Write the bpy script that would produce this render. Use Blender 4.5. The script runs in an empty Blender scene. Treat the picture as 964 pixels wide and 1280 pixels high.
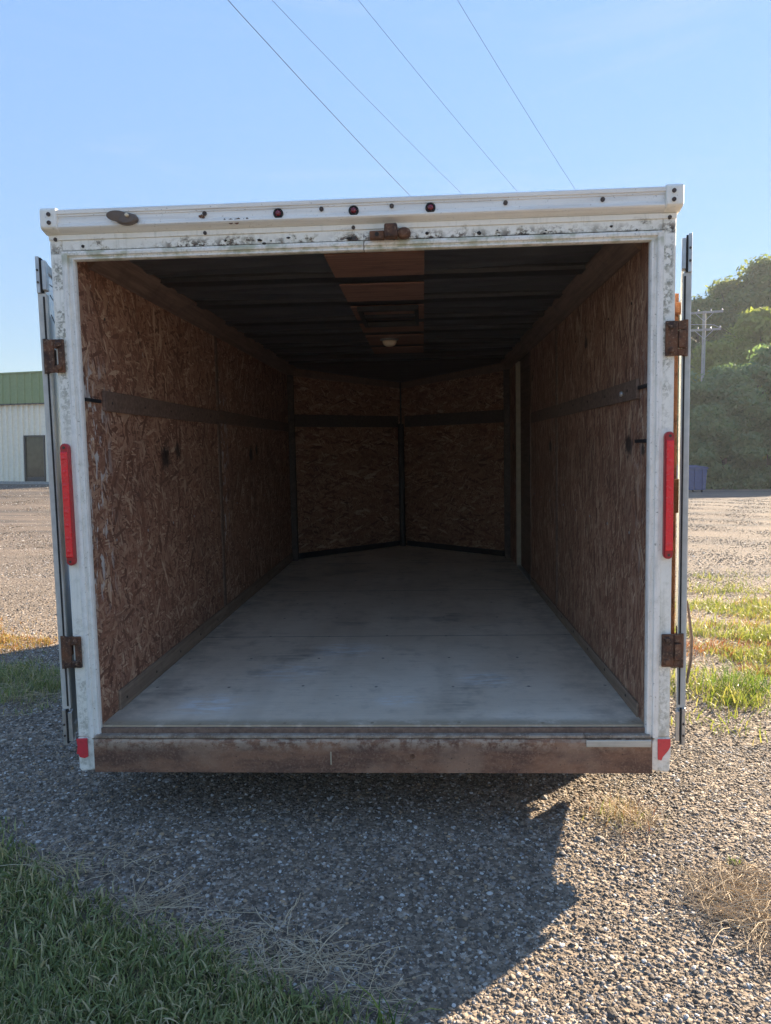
import bpy, bmesh, math, random
import numpy as np
from mathutils import Vector, Matrix, noise as mnoise

random.seed(7); RNG = np.random.default_rng(7)
SC = bpy.context.scene; COL = SC.collection
R = math.radians

# ------------------------------------------------------------------ camera
EYE = 1.27
cd = bpy.data.cameras.new('camera'); cam = bpy.data.objects.new('camera', cd); COL.objects.link(cam)
cam.location = (0, 0, EYE)
PITCH = -0.0599
cam.rotation_euler = (math.pi/2 + PITCH, 0, 0)
cd.sensor_width = 36; cd.sensor_fit = 'AUTO'; cd.lens = 916.8/1280*36
cd.clip_start = 0.05; cd.clip_end = 3000
SC.camera = cam

# ------------------------------------------------------------------ sky, sun, exposure
SUN_AZ, SUN_EL = R(47.0), R(22.5)
W = bpy.data.worlds.new('World'); SC.world = W; W.use_nodes = True
wn = W.node_tree.nodes; wl = W.node_tree.links
sky = wn.new('ShaderNodeTexSky'); sky.sky_type = 'NISHITA'; sky.sun_disc = False
sky.sun_elevation = SUN_EL; sky.sun_rotation = SUN_AZ
sky.air_density = 1.0; sky.dust_density = 0.0; sky.ozone_density = 2.6; sky.altitude = 200
bg = wn['Background']; bg.inputs['Strength'].default_value = 0.0435
# sky brightness flattened over the whole dome, raising its dark parts as fill light
lum = wn.new('ShaderNodeRGBToBW'); wl.new(sky.outputs[0], lum.inputs[0])
div = wn.new('ShaderNodeMath'); div.operation = 'DIVIDE'; wl.new(lum.outputs[0], div.inputs[0]); div.inputs[1].default_value = 2.15
mxm = wn.new('ShaderNodeMath'); mxm.operation = 'MAXIMUM'; wl.new(div.outputs[0], mxm.inputs[0]); mxm.inputs[1].default_value = .12
pw = wn.new('ShaderNodeMath'); pw.operation = 'POWER'; wl.new(mxm.outputs[0], pw.inputs[0]); pw.inputs[1].default_value = -.80
vm = wn.new('ShaderNodeVectorMath'); vm.operation = 'SCALE'; wl.new(sky.outputs[0], vm.inputs[0]); wl.new(pw.outputs[0], vm.inputs['Scale'])
# barely visible cirrus drawn out over the whole dome
tcw = wn.new('ShaderNodeTexCoord'); mpw = wn.new('ShaderNodeMapping'); mpw.inputs['Scale'].default_value = (1.2, 1.2, 6.5); mpw.inputs['Rotation'].default_value = (.25, .15, .5); wl.new(tcw.outputs['Generated'], mpw.inputs[0])
nzw = wn.new('ShaderNodeTexNoise'); nzw.inputs['Scale'].default_value = 2.2; nzw.inputs['Detail'].default_value = 6; nzw.inputs['Roughness'].default_value = .6; nzw.inputs['Distortion'].default_value = .8; wl.new(mpw.outputs[0], nzw.inputs['Vector'])
mrw = wn.new('ShaderNodeMapRange'); mrw.interpolation_type = 'SMOOTHSTEP'; wl.new(nzw.outputs['Fac'], mrw.inputs[0]); mrw.inputs[1].default_value = .50; mrw.inputs[2].default_value = .78; mrw.inputs[4].default_value = .22
cir = wn.new('ShaderNodeMix'); cir.data_type = 'RGBA'; wl.new(mrw.outputs[0], cir.inputs[0]); wl.new(vm.outputs[0], cir.inputs[6]); cir.inputs[7].default_value = (2.6, 3.0, 3.5, 1)
wl.new(cir.outputs[2], bg.inputs['Color'])
sl = bpy.data.lights.new('sun', 'SUN'); sun = bpy.data.objects.new('sun', sl); COL.objects.link(sun)
sl.energy = 3.7; sl.angle = R(0.6); sl.color = (1.0, 0.81, 0.59)
sdir = Vector((math.sin(SUN_AZ)*math.cos(SUN_EL), math.cos(SUN_AZ)*math.cos(SUN_EL), math.sin(SUN_EL)))
sun.rotation_euler = sdir.to_track_quat('Z', 'Y').to_euler(); sun.location = (12, 10, 12)
SC.view_settings.view_transform = 'Standard'; SC.view_settings.look = 'None'
SC.view_settings.gamma = 1; SC.view_settings.use_curve_mapping = False
SC.view_settings.exposure = 2.55
SC.cycles.max_bounces = 10; SC.cycles.diffuse_bounces = 6
SC.cycles.use_denoising = True

# ------------------------------------------------------------------ node helpers
class NT:
    def __init__(s, name):
        s.m = bpy.data.materials.new(name); s.m.use_nodes = True
        s.t = s.m.node_tree; s.t.nodes.clear()
        s.out = s.t.nodes.new('ShaderNodeOutputMaterial')
        s._obj = None
    def n(s, ty, ins=None, **props):
        nd = s.t.nodes.new(ty)
        for k, v in props.items(): setattr(nd, k, v)
        for k, v in (ins or {}).items(): s.set(nd.inputs[k], v)
        return nd
    def set(s, sock, v):
        if isinstance(v, bpy.types.NodeSocket): s.t.links.new(v, sock)
        elif isinstance(v, (tuple, list)) and sock.type == 'RGBA' and len(v) == 3: sock.default_value = (*v, 1)
        else: sock.default_value = v
    def obj(s):
        if s._obj is None: s._obj = s.n('ShaderNodeTexCoord').outputs['Object']
        return s._obj
    def m_(s, op, a, b=0.0, c=None, clamp=False):
        nd = s.n('ShaderNodeMath', operation=op, use_clamp=clamp)
        s.set(nd.inputs[0], a); s.set(nd.inputs[1], b)
        if c is not None: s.set(nd.inputs[2], c)
        return nd.outputs[0]
    def map(s, v, loc=(0,0,0), rot=(0,0,0), scale=(1,1,1), ty='POINT'):
        return s.n('ShaderNodeMapping', {'Vector': v, 'Location': loc, 'Rotation': rot, 'Scale': scale}, vector_type=ty).outputs[0]
    def noise(s, v, scale, detail=3, rough=.55, dist=0, col=False):
        nd = s.n('ShaderNodeTexNoise', {'Vector': v, 'Scale': scale, 'Detail': detail, 'Roughness': rough, 'Distortion': dist})
        return nd.outputs['Color' if col else 'Fac']
    def voro(s, v, scale, out='Distance', feature='F1', dim='3D', rnd=1.0):
        nd = s.n('ShaderNodeTexVoronoi', feature=feature, voronoi_dimensions=dim)
        s.set(nd.inputs['Vector'], v); s.set(nd.inputs['Scale'], scale); s.set(nd.inputs['Randomness'], rnd)
        return nd.outputs[out]
    def ramp(s, f, stops, interp='LINEAR'):
        nd = s.n('ShaderNodeValToRGB'); cr = nd.color_ramp; cr.interpolation = interp
        while len(cr.elements) < len(stops): cr.elements.new(0.5)
        for e, (p, c) in zip(cr.elements, stops):
            e.position = p; e.color = (c, c, c, 1) if not isinstance(c, (tuple, list)) else (*c, 1)
        s.set(nd.inputs[0], f); return nd.outputs[0]
    def mix(s, f, a, b, mode='MIX'):
        nd = s.n('ShaderNodeMix', data_type='RGBA', blend_type=mode, clamp_factor=True)
        s.set(nd.inputs[0], f); s.set(nd.inputs[6], a); s.set(nd.inputs[7], b); return nd.outputs[2]
    def sep(s, v):
        nd = s.n('ShaderNodeSeparateXYZ', {0: v}); return nd.outputs[0], nd.outputs[1], nd.outputs[2]
    def step(s, x, a, b):      # smooth 0..1 between a and b
        nd = s.n('ShaderNodeMapRange', interpolation_type='SMOOTHSTEP')
        s.set(nd.inputs[0], x); nd.inputs[1].default_value = a; nd.inputs[2].default_value = b
        return nd.outputs[0]
    def rand(s): return s.n('ShaderNodeObjectInfo').outputs['Random']
    def bump(s, h, dist=.002, st=1.0, normal=None):
        nd = s.n('ShaderNodeBump', {'Height': h, 'Distance': dist, 'Strength': st})
        if normal is not None: s.set(nd.inputs['Normal'], normal)
        return nd.outputs[0]
    def pbr(s, col, rough=.6, normal=None, **kw):
        p = s.n('ShaderNodeBsdfPrincipled', {'Base Color': col, 'Roughness': rough})
        if normal is not None: s.set(p.inputs['Normal'], normal)
        for k, v in kw.items(): s.set(p.inputs[k.replace('_', ' ')], v)
        s.t.links.new(p.outputs[0], s.out.inputs[0]); return p

MATS = {}
def simple(name, col, rough=.5, noise_scale=30, var=.25, bump=.0, **kw):
    t = NT(name); v = t.noise(t.obj(), noise_scale, 4)
    c = t.mix(t.ramp(v, [(.3, 0), (.7, 1)]), tuple(x*(1-var) for x in col), tuple(min(1, x*(1+var)) for x in col))
    nrm = t.bump(v, .002, bump) if bump else None
    t.pbr(c, rough, nrm, **kw); MATS[name] = t.m; return t.m

def mat_white(name, band=True):
    t = NT(name); o = t.obj(); x, y, z = t.sep(o)
    ax = t.m_('ABSOLUTE', x)
    big = t.noise(o, 5, 4); med = t.noise(o, 28, 5, .65); fine = t.noise(o, 150, 4, .7)
    streak = t.noise(t.map(o, scale=(60, 60, 3)), 1, 4, .6)
    c = t.mix(t.ramp(big, [(.3, 0), (.75, 1)]), (.90, .885, .82), (.84, .825, .74))
    c = t.mix(t.m_('MULTIPLY', t.step(streak, .52, .75), .45), c, (.50, .50, .42))
    # grey-green algae film
    c = t.mix(t.m_('MULTIPLY', t.step(med, .54, .76), .30), c, (.42, .43, .32))
    # where water sits: lower lip of the header, outer band of both posts
    hz = t.m_('MULTIPLY', t.step(z, 1.79, 1.80), t.m_('SUBTRACT', 1.0, t.step(z, 1.806, 1.840)))
    hm = t.m_('MULTIPLY', hz, t.step(t.m_('ADD', x, 3.0), 1.9, 2.0))
    px = t.m_('MULTIPLY', t.step(ax, .985, 1.0), t.m_('SUBTRACT', 1.0, t.step(ax, 1.018, 1.034)))
    pz = t.m_('ADD', t.step(z, 1.0, 1.5), t.m_('MULTIPLY', t.m_('SUBTRACT', 1.0, t.step(z, .25, .8)), .55))
    pm = t.m_('MULTIPLY', t.m_('MULTIPLY', px, pz), t.m_('SUBTRACT', 1.0, t.step(z, 1.74, 1.80)))
    spot = t.noise(o, 62, 5, .75)
    blot = t.noise(t.map(o, scale=(1, 1, 1.35)), 34, 6, .72)
    gate = t.step(t.noise(o, 9, 2), .42, .6)
    clus = t.step(t.noise(t.map(o, loc=(3.3, 0, 0), scale=(1, .2, .2)), 7.5, 3, .6), .44, .58)
    tall = t.m_('MULTIPLY', t.step(z, 1.79, 1.80), t.m_('SUBTRACT', 1.0, t.step(z, 1.812, 1.852)))
    big_b = t.noise(t.map(o, loc=(1.7, 0, 0), scale=(1, 1, 1.2)), 21, 6, .68)
    rust = t.m_('MAXIMUM', t.m_('MULTIPLY', t.m_('MULTIPLY', hm, clus), t.step(blot, .495, .535)), t.m_('MULTIPLY', tall, t.step(big_b, .595, .63)))
    halo = t.m_('MAXIMUM', t.m_('MULTIPLY', t.m_('MULTIPLY', hm, t.m_('ADD', .25, t.m_('MULTIPLY', clus, .75))), t.step(blot, .42, .56)), t.m_('MULTIPLY', tall, t.step(big_b, .52, .60)))
    edge_ = t.m_('MULTIPLY', t.m_('MULTIPLY', t.step(z, 1.795, 1.80), t.m_('SUBTRACT', 1.0, t.step(z, 1.803, 1.812))), t.step(t.noise(o, 70, 5, .75), .42, .54))
    lich = t.m_('MULTIPLY', pm, t.m_('MULTIPLY', t.step(spot, .46, .55), t.step(t.noise(o, 14, 2), .36, .50)))
    c = t.mix(t.m_('MULTIPLY', halo, .7), c, (.36, .32, .20))
    c = t.mix(t.m_('MULTIPLY', edge_, .7), c, (.34, .33, .27))
    c = t.mix(t.m_('MULTIPLY', lich, .8), c, t.mix(t.step(fine, .45, .6), (.20, .19, .14), (.42, .42, .33)))
    c = t.mix(t.m_('MULTIPLY', rust, .96), c, t.mix(t.step(fine, .42, .6), (.018, .014, .012), (.11, .05, .028)))
    lone = t.m_('MULTIPLY', t.step(spot, .665, .70), .8)
    c = t.mix(lone, c, (.10, .075, .05))
    # grime that gathers in the last 20 cm of the posts
    low = t.m_('MULTIPLY', t.m_('SUBTRACT', 1.0, t.step(z, .05, .45)), t.step(med, .42, .66))
    c = t.mix(t.m_('MULTIPLY', low, .5), c, (.40, .38, .30))
    h = t.m_('SUBTRACT', t.m_('MULTIPLY', fine, .3), t.m_('ADD', t.m_('MULTIPLY', rust, 1.2), t.m_('MULTIPLY', lich, -.8)))
    t.pbr(c, t.ramp(med, [(.3, .32), (.7, .6)]), t.bump(h, .002, .55)); MATS[name] = t.m

def mat_trim(name):      # weathered aluminium / white jamb trim
    t = NT(name); o = t.obj(); x, y, z = t.sep(o)
    v = t.noise(t.map(o, scale=(25, 25, 25)), 1, 5, .7); s = t.noise(t.map(o, scale=(90, 90, 5)), 1, 4, .6)
    c = t.mix(t.step(v, .42, .8), (.86, .845, .80), (.70, .69, .63))
    c = t.mix(t.m_('MULTIPLY', t.step(s, .5, .7), .5), c, (.50, .51, .47))
    sp = t.step(t.noise(o, 95, 5, .75), .60, .68)
    c = t.mix(t.m_('MULTIPLY', sp, .7), c, (.16, .15, .12))
    gr = t.m_('MULTIPLY', t.step(z, 1.74, 1.78), t.step(t.noise(o, 16, 3), .45, .62))
    c = t.mix(t.m_('MULTIPLY', gr, .6), c, (.30, .33, .19))
    t.pbr(c, .48, t.bump(v, .0015, .4), Metallic=.0); MATS[name] = t.m

def mat_rail(name):
    t = NT(name); o = t.obj()
    v = t.noise(t.map(o, scale=(3, 40, 60)), 1, 4, .6); sp = t.noise(o, 120, 4, .7)
    c = t.mix(t.step(v, .4, .7), (.86, .85, .81), (.72, .71, .68))
    c = t.mix(t.m_('MULTIPLY', t.step(sp, .62, .7), .6), c, (.22, .20, .17))
    t.pbr(c, .42, t.bump(v, .001, .3), Metallic=.1); MATS[name] = t.m

def mat_rust(name, a=(.045, .026, .020), b=(.16, .070, .035), c_=(.30, .20, .13), sc=1.0):
    t = NT(name); o = t.obj()
    v = t.noise(o, 14*sc, 6, .7); f = t.noise(o, 110*sc, 5, .75); s = t.noise(t.map(o, scale=(40, 40, 8)), 1, 4)
    c = t.mix(t.step(v, .38, .62), a, b)
    c = t.mix(t.m_('MULTIPLY', t.step(f, .52, .66), .7), c, c_)
    c = t.mix(t.m_('MULTIPLY', t.step(s, .55, .75), .35), c, tuple(q*.6 for q in a))
    t.pbr(c, .85, t.bump(t.m_('ADD', f, v), .003, .7)); MATS[name] = t.m

def mat_beam(name):      # rusted bumper beam with wear along its top edge
    t = NT(name); o = t.obj(); x, y, z = t.sep(o)
    v = t.noise(t.map(o, scale=(5, 5, 16)), 1, 6, .7); f = t.noise(o, 130, 5, .75); k = t.noise(o, 34, 5, .7)
    c = t.mix(t.step(v, .36, .64), (.11, .058, .040), (.26, .135, .080))
    c = t.mix(t.m_('MULTIPLY', t.step(f, .50, .64), .55), c, (.32, .20, .135))
    top = t.m_('MULTIPLY', t.step(z, .065, .115), t.step(k, .40, .58))
    c = t.mix(t.m_('MULTIPLY', top, .75), c, (.46, .36, .27))
    c = t.mix(t.m_('MULTIPLY', t.step(t.noise(o, 4.5, 3), .55, .68), .5), c, (.34, .22, .15))
    pit = t.step(t.voro(o, 46), .07, .14)
    c = t.mix(t.m_('MULTIPLY', t.m_('SUBTRACT', 1.0, pit), .65), c, (.03, .02, .018))
    t.pbr(c, .8, t.bump(t.m_('ADD', f, t.m_('MULTIPLY', k, 1.5)), .003, .8)); MATS[name] = t.m

def mat_osb(name, spots=(), scuff=0.0, dark=1.0, angles=(0, 28, -35, 62, 90, -75, 12), vert=True):
    t = NT(name); o = t.obj(); rn = t.rand()
    off = t.n('ShaderNodeCombineXYZ', {0: t.m_('MULTIPLY', rn, 31.7), 1: 0.0, 2: t.m_('MULTIPLY', rn, 17.3)}).outputs[0]
    p = t.n('ShaderNodeVectorMath', {0: o, 1: off}, operation='ADD').outputs[0]
    wob = t.noise(p, 9, 2, .5, col=True)
    wob = t.n('ShaderNodeVectorMath', {0: wob, 1: (.5, .5, .5)}, operation='SUBTRACT').outputs[0]
    wob = t.n('ShaderNodeVectorMath', {0: wob, 3: .003}, operation='SCALE').outputs[0]
    p = t.n('ShaderNodeVectorMath', {0: p, 1: wob}, operation='ADD').outputs[0]
    best_h = best_c = best_e = None
    for k, a in enumerate(angles):
        L = (10, 15, 8.5, 19, 27, 12, 34)[k % 7]; Wd = (44, 76, 60, 118, 160, 70, 200)[k % 7]
        # local x -> across, z -> along the flake (turned by a degrees)
        q = t.map(p, rot=(0, R(a), 0), loc=(k*3.17, 0, k*5.71))
        q = t.map(q, scale=(Wd, 0.001, L))
        nd = t.n('ShaderNodeTexVoronoi', {'Vector': q, 'Scale': 1.0, 'Randomness': 1.0}, voronoi_dimensions='3D', feature='F1')
        r, g, b = t.sep(nd.outputs['Color'])
        edge = t.m_('MULTIPLY', nd.outputs['Distance'], .22)
        h = t.m_('SUBTRACT', r, edge)
        grain = t.noise(t.map(q, scale=(9, 1, .5)), 1, 2, .6)
        tone = t.m_('ADD', g, t.m_('MULTIPLY', t.m_('SUBTRACT', grain, .5), .5))
        if best_h is None: best_h, best_c = h, tone
        else:
            gt = t.m_('GREATER_THAN', h, best_h)
            best_c = t.n('ShaderNodeMix', {0: gt, 2: best_c, 3: tone}, data_type='FLOAT').outputs[0]
            best_h = t.m_('MAXIMUM', h, best_h)
    cs = [(0, (.150, .070, .045)), (.30, (.295, .142, .090)), (.62, (.385, .205, .132)), (.85, (.46, .275, .180)), (.97, (.58, .40, .27)), (1.0, (.66, .49, .34))]
    c = t.ramp(best_c, [(a_, tuple(q*dark for q in b_)) for a_, b_ in cs])
    fib = t.noise(t.map(o, scale=(170, 170, 14)), 1, 4, .65, .6)
    c = t.mix(t.m_('MULTIPLY', t.step(fib, .50, .70), .38), c, (.115*dark, .060*dark, .042*dark))
    c = t.mix(t.m_('MULTIPLY', t.step(fib, .36, .26), .30), c, (.50*dark, .34*dark, .23*dark))
    big = t.noise(o, 2.6, 4, .6)
    c = t.mix(t.m_('MULTIPLY', t.step(big, .45, .7), .35), c, (.15*dark, .088*dark, .064*dark))
    ch = t.step(t.noise(t.map(o, scale=(1, 1, .45)), 46, 3, .7), .70, .745)
    c = t.mix(t.m_('MULTIPLY', ch, .75), c, (.50*dark, .37*dark, .25*dark))
    x, y, z = t.sep(o)
    for (sx, sz, sr) in spots:
        d = t.n('ShaderNodeVectorMath', {0: t.map(o, scale=(1, 0, 1)), 1: (sx, 0, sz)}, operation='DISTANCE').outputs['Value']
        d = t.m_('ADD', d, t.m_('MULTIPLY', t.m_('SUBTRACT', t.noise(o, 30, 4, .7), .5), sr*2.2))
        c = t.mix(t.m_('MULTIPLY', t.m_('SUBTRACT', 1.0, t.step(d, sr*.35, sr)), .85), c, (.018, .017, .018))
    if scuff:
        nx = t.m_('SUBTRACT', 1.0, t.step(x, .06, .26))
        sn = t.noise(t.map(o, loc=(4, 0, 1), scale=(1, 1, .36)), 34, 4, .6, .6)
        zz = t.m_('MULTIPLY', t.step(z, .45, .75), t.m_('SUBTRACT', 1.0, t.step(z, 1.35, 1.5)))
        sc = t.m_('MULTIPLY', t.m_('MULTIPLY', nx, zz), t.step(sn, .555, .59))
        sc2 = t.m_('MULTIPLY', t.step(t.noise(t.map(o, scale=(1, 1, .5)), 21, 3, .5, 1.0), .745, .755), .8)
        c = t.mix(t.m_('MULTIPLY', t.m_('MAXIMUM', sc, sc2), scuff), c, (.62, .62, .60))
    t.pbr(c, .62, t.bump(t.m_('ADD', best_h, t.m_('MULTIPLY', best_c, .3)), .004, .55), Specular_IOR_Level=.35); MATS[name] = t.m

def mat_floor(name):
    t = NT(name); o = t.obj(); x, y, z = t.sep(o)
    b = t.noise(o, 1.7, 5, .6); m = t.noise(o, 9, 6, .7); g = t.noise(t.map(o, scale=(4, 60, 1)), 1, 6, .7)
    f = t.noise(o, 160, 4, .7)
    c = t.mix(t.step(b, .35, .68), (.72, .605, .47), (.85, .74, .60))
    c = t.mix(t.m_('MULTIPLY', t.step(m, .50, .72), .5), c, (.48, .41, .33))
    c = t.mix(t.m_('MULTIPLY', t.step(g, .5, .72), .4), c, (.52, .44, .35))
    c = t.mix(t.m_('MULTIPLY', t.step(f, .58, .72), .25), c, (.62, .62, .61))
    # pale scuffed patch and dark gouges
    sc = None
    for (sx, sy, sr) in ((-.62, .20, .20), (-.40, .62, .22), (-.18, .95, .24), (.45, .5, .16), (.1, .25, .12)):
        d = t.n('ShaderNodeVectorMath', {0: t.map(o, scale=(1, 1.2, 0)), 1: (sx, sy*1.2, 0)}, operation='DISTANCE').outputs['Value']
        q = t.m_('MULTIPLY', t.step(d, sr, sr*.2), t.step(t.noise(t.map(o, scale=(9, 40, 1)), 1, 5, .7), .42, .60))
        sc = q if sc is None else t.m_('MAXIMUM', sc, q)
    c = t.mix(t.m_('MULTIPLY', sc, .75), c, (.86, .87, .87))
    dk = t.m_('MULTIPLY', t.step(t.noise(t.map(o, loc=(7, 1, 0)), 2.4, 5, .65), .52, .70), t.step(g, .34, .58))
    c = t.mix(t.m_('MULTIPLY', dk, .75), c, (.24, .205, .17))
    scr = t.n('ShaderNodeTexVoronoi', {'Vector': t.map(o, scale=(1/.305, 1/.405, 0)), 'Scale': 1.0, 'Randomness': .05}, voronoi_dimensions='2D').outputs['Distance']
    c = t.mix(t.m_('MULTIPLY', t.m_('SUBTRACT', 1.0, t.step(scr, .014, .026)), .85), c, (.14, .11, .09))
    grit = t.step(t.noise(o, 210, 3, .7), .70, .76)
    c = t.mix(t.m_('MULTIPLY', grit, .6), c, (.13, .11, .09))
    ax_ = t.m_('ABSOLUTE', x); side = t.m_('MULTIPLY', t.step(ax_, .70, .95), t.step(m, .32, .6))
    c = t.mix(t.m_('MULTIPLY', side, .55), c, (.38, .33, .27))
    track = t.noise(t.map(o, scale=(5.5, .45, 1)), 1, 3, .5)
    c = t.mix(t.m_('MULTIPLY', t.step(track, .5, .68), .28), c, (.50, .42, .33))
    sk = t.step(t.noise(t.map(o, rot=(0, 0, .3), scale=(14, 75, 1)), 1, 3, .6), .70, .735)
    c = t.mix(t.m_('MULTIPLY', sk, .7), c, (.07, .065, .06))
    ed = t.m_('MULTIPLY', t.m_('SUBTRACT', 1.0, t.step(y, .01, .07)), t.step(m, .30, .50))
    c = t.mix(t.m_('MULTIPLY', ed, .75), c, (.36, .28, .18))
    # sheet joints of the plywood
    for jy in (1.22, 2.44, 3.66):
        d = t.m_('ABSOLUTE', t.m_('SUBTRACT', y, jy))
        c = t.mix(t.m_('MULTIPLY', t.m_('SUBTRACT', 1.0, t.step(d, .002, .006)), .8), c, (.10, .09, .08))
    t.pbr(c, t.ramp(m, [(.3, .42), (.7, .68)]), t.bump(t.m_('ADD', g, t.m_('MULTIPLY', f, .6)), .002, .35)); MATS[name] = t.m

def mat_wood(name, a, b, axis=1, rough=.7):
    t = NT(name); o = t.obj(); s = [55, 55, 55]; s[axis] = 2.5
    g = t.noise(t.map(o, scale=tuple(s)), 1, 5, .65, .4); m = t.noise(o, 12, 4, .6)
    c = t.mix(t.step(g, .35, .68), a, b); c = t.mix(t.m_('MULTIPLY', t.step(m, .5, .72), .45), c, tuple(q*.55 for q in a))
    t.pbr(c, rough, t.bump(g, .002, .4)); MATS[name] = t.m

def mat_roofskin(name):
    t = NT(name); o = t.obj()
    w = t.noise(t.map(o, scale=(.9, 16, 1)), 1, 4, .6, .5); v = t.noise(o, 7, 4)
    c = t.mix(t.step(v, .4, .7), (.055, .056, .062), (.095, .095, .102))
    d = t.step(t.noise(o, 60, 3, .6), .76, .80)
    c = t.mix(t.m_('MULTIPLY', d, .5), c, (.25, .25, .24))
    t.pbr(c, t.ramp(v, [(.3, .42), (.7, .62)]), t.bump(w, .02, .6)); MATS[name] = t.m

def mat_gravel(name):
    t = NT(name); geo = t.n('ShaderNodeNewGeometry').outputs['Position']; o = geo; x, y, z = t.sep(o)
    big = t.noise(o, .35, 5, .6); med = t.noise(o, 2.2, 5, .65); fine = t.noise(o, 30, 4, .7)
    v1 = t.n('ShaderNodeTexVoronoi', {'Vector': t.map(o, scale=(1, 1, 0)), 'Scale': 85.0}, voronoi_dimensions='2D')
    v2 = t.n('ShaderNodeTexVoronoi', {'Vector': t.map(o, scale=(1, 1, 0)), 'Scale': 38.0}, voronoi_dimensions='2D')
    r1, g1, b1 = t.sep(v1.outputs['Color']); r2, g2, b2 = t.sep(v2.outputs['Color'])
    c = t.ramp(r1, [(0, (.105, .086, .068)), (.35, (.185, .150, .115)), (.7, (.265, .213, .160)), (.9, (.40, .335, .26)), (1, (.54, .47, .39))])
    c2 = t.ramp(r2, [(0, (.125, .102, .078)), (.6, (.26, .21, .16)), (1, (.44, .365, .285))])
    c = t.mix(t.m_('MULTIPLY', t.m_('GREATER_THAN', g2, .62), .8), c, c2)
    far = t.step(t.n('ShaderNodeVectorMath', {0: o, 1: (0, 2.0, 0)}, operation='DISTANCE').outputs['Value'], 5.0, 17)
    tan_ = t.ramp(t.noise(t.map(o, scale=(.16, 1.1, 1)), 1, 5, .7), [(.3, (.105, .083, .066)), (.5, (.165, .131, .103)), (.7, (.25, .198, .154))])
    c = t.mix(t.m_('MULTIPLY', far, .72), c, tan_)
    rut = t.noise(t.map(o, rot=(0, 0, .12), scale=(.30, 2.8, 1)), 1, 7, .78, .5)
    c = t.mix(t.m_('MULTIPLY', t.m_('MULTIPLY', far, t.step(rut, .47, .60)), .75), c, (.120, .107, .098))
    pat = t.noise(t.map(o, loc=(5, 2, 0), scale=(.07, .42, 1)), 1, 3, .6, .5)
    c = t.mix(t.m_('MULTIPLY', t.m_('MULTIPLY', far, t.step(pat, .47, .58)), .8), c, (.085, .080, .078))
    c = t.mix(t.m_('MULTIPLY', t.step(big, .45, .7), .35), c, (.10, .085, .068))
    c = t.mix(t.m_('MULTIPLY', t.step(med, .52, .72), .35), c, (.115, .095, .075))
    d1 = t.m_('SUBTRACT', 1.0, v1.outputs['Distance']); d2 = t.m_('MULTIPLY', t.m_('SUBTRACT', 1.0, v2.outputs['Distance']), t.m_('ADD', .4, g2))
    h = t.m_('ADD', t.m_('ADD', t.m_('MULTIPLY', d1, .5), d2), t.m_('MULTIPLY', fine, .7))
    t.pbr(c, .9, t.bump(h, .010, .9), Specular_IOR_Level=.25); MATS[name] = t.m

def mat_stone(name):
    t = NT(name); r = t.rand(); o = t.obj()
    c = t.ramp(r, [(0, (.095, .078, .062)), (.22, (.165, .134, .103)), (.46, (.245, .195, .145)), (.62, (.33, .260, .190)), (.70, (.27, .25, .23)), (.82, (.44, .405, .355)), (.91, (.46, .33, .20)), (.945, (.62, .61, .58)), (1.0, (.70, .69, .66))], 'CONSTANT')
    n = t.noise(o, 3.0, 4, .6)
    c = t.mix(t.m_('MULTIPLY', t.step(n, .4, .7), .4), c, (.11, .10, .085))
    t.pbr(c, .75, t.bump(n, .15, .3)); MATS[name] = t.m

def mat_blade(name, stops, trans=.35, rough=.45):
    t = NT(name); r = t.rand(); geo = t.n('ShaderNodeNewGeometry')
    isl = geo.outputs['Random Per Island']
    c = t.ramp(t.m_('FRACT', t.m_('ADD', t.m_('MULTIPLY', r, .6), isl)), stops)
    p = t.n('ShaderNodeBsdfPrincipled', {'Base Color': c, 'Roughness': rough, 'Specular IOR Level': .35})
    tr = t.n('ShaderNodeBsdfTranslucent', {'Color': t.mix(.5, c, (.9, 1.0, .3), 'MULTIPLY')})
    mx = t.n('ShaderNodeMixShader', {0: trans, 1: p.outputs[0], 2: tr.outputs[0]})
    t.t.links.new(mx.outputs[0], t.out.inputs[0]); MATS[name] = t.m

def mat_leaf(name, a, b, c_):
    t = NT(name); isl = t.n('ShaderNodeNewGeometry').outputs['Random Per Island']; o = t.obj()
    n = t.noise(o, .55, 3, .6)
    c = t.mix(t.step(n, .38, .64), a, b); c = t.mix(t.m_('MULTIPLY', isl, .6), c, c_)
    p = t.n('ShaderNodeBsdfPrincipled', {'Base Color': c, 'Roughness': .55, 'Specular IOR Level': .3})
    tr = t.n('ShaderNodeBsdfTranslucent', {'Color': t.mix(.6, c, (1.6, 1.7, .5), 'MULTIPLY')})
    mx = t.n('ShaderNodeMixShader', {0: .5, 1: p.outputs[0], 2: tr.outputs[0]})
    t.t.links.new(mx.outputs[0], t.out.inputs[0]); MATS[name] = t.m

def mat_red(name, col, rough=.18):
    t = NT(name); n = t.noise(t.obj(), 60, 4, .6)
    c = t.mix(t.m_('MULTIPLY', t.step(n, .45, .7), .35), col, tuple(q*.6 for q in col))
    t.pbr(c, t.ramp(n, [(.3, rough), (.7, rough+.15)]), Coat_Weight=.35, Coat_Roughness=.15); MATS[name] = t.m

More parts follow.
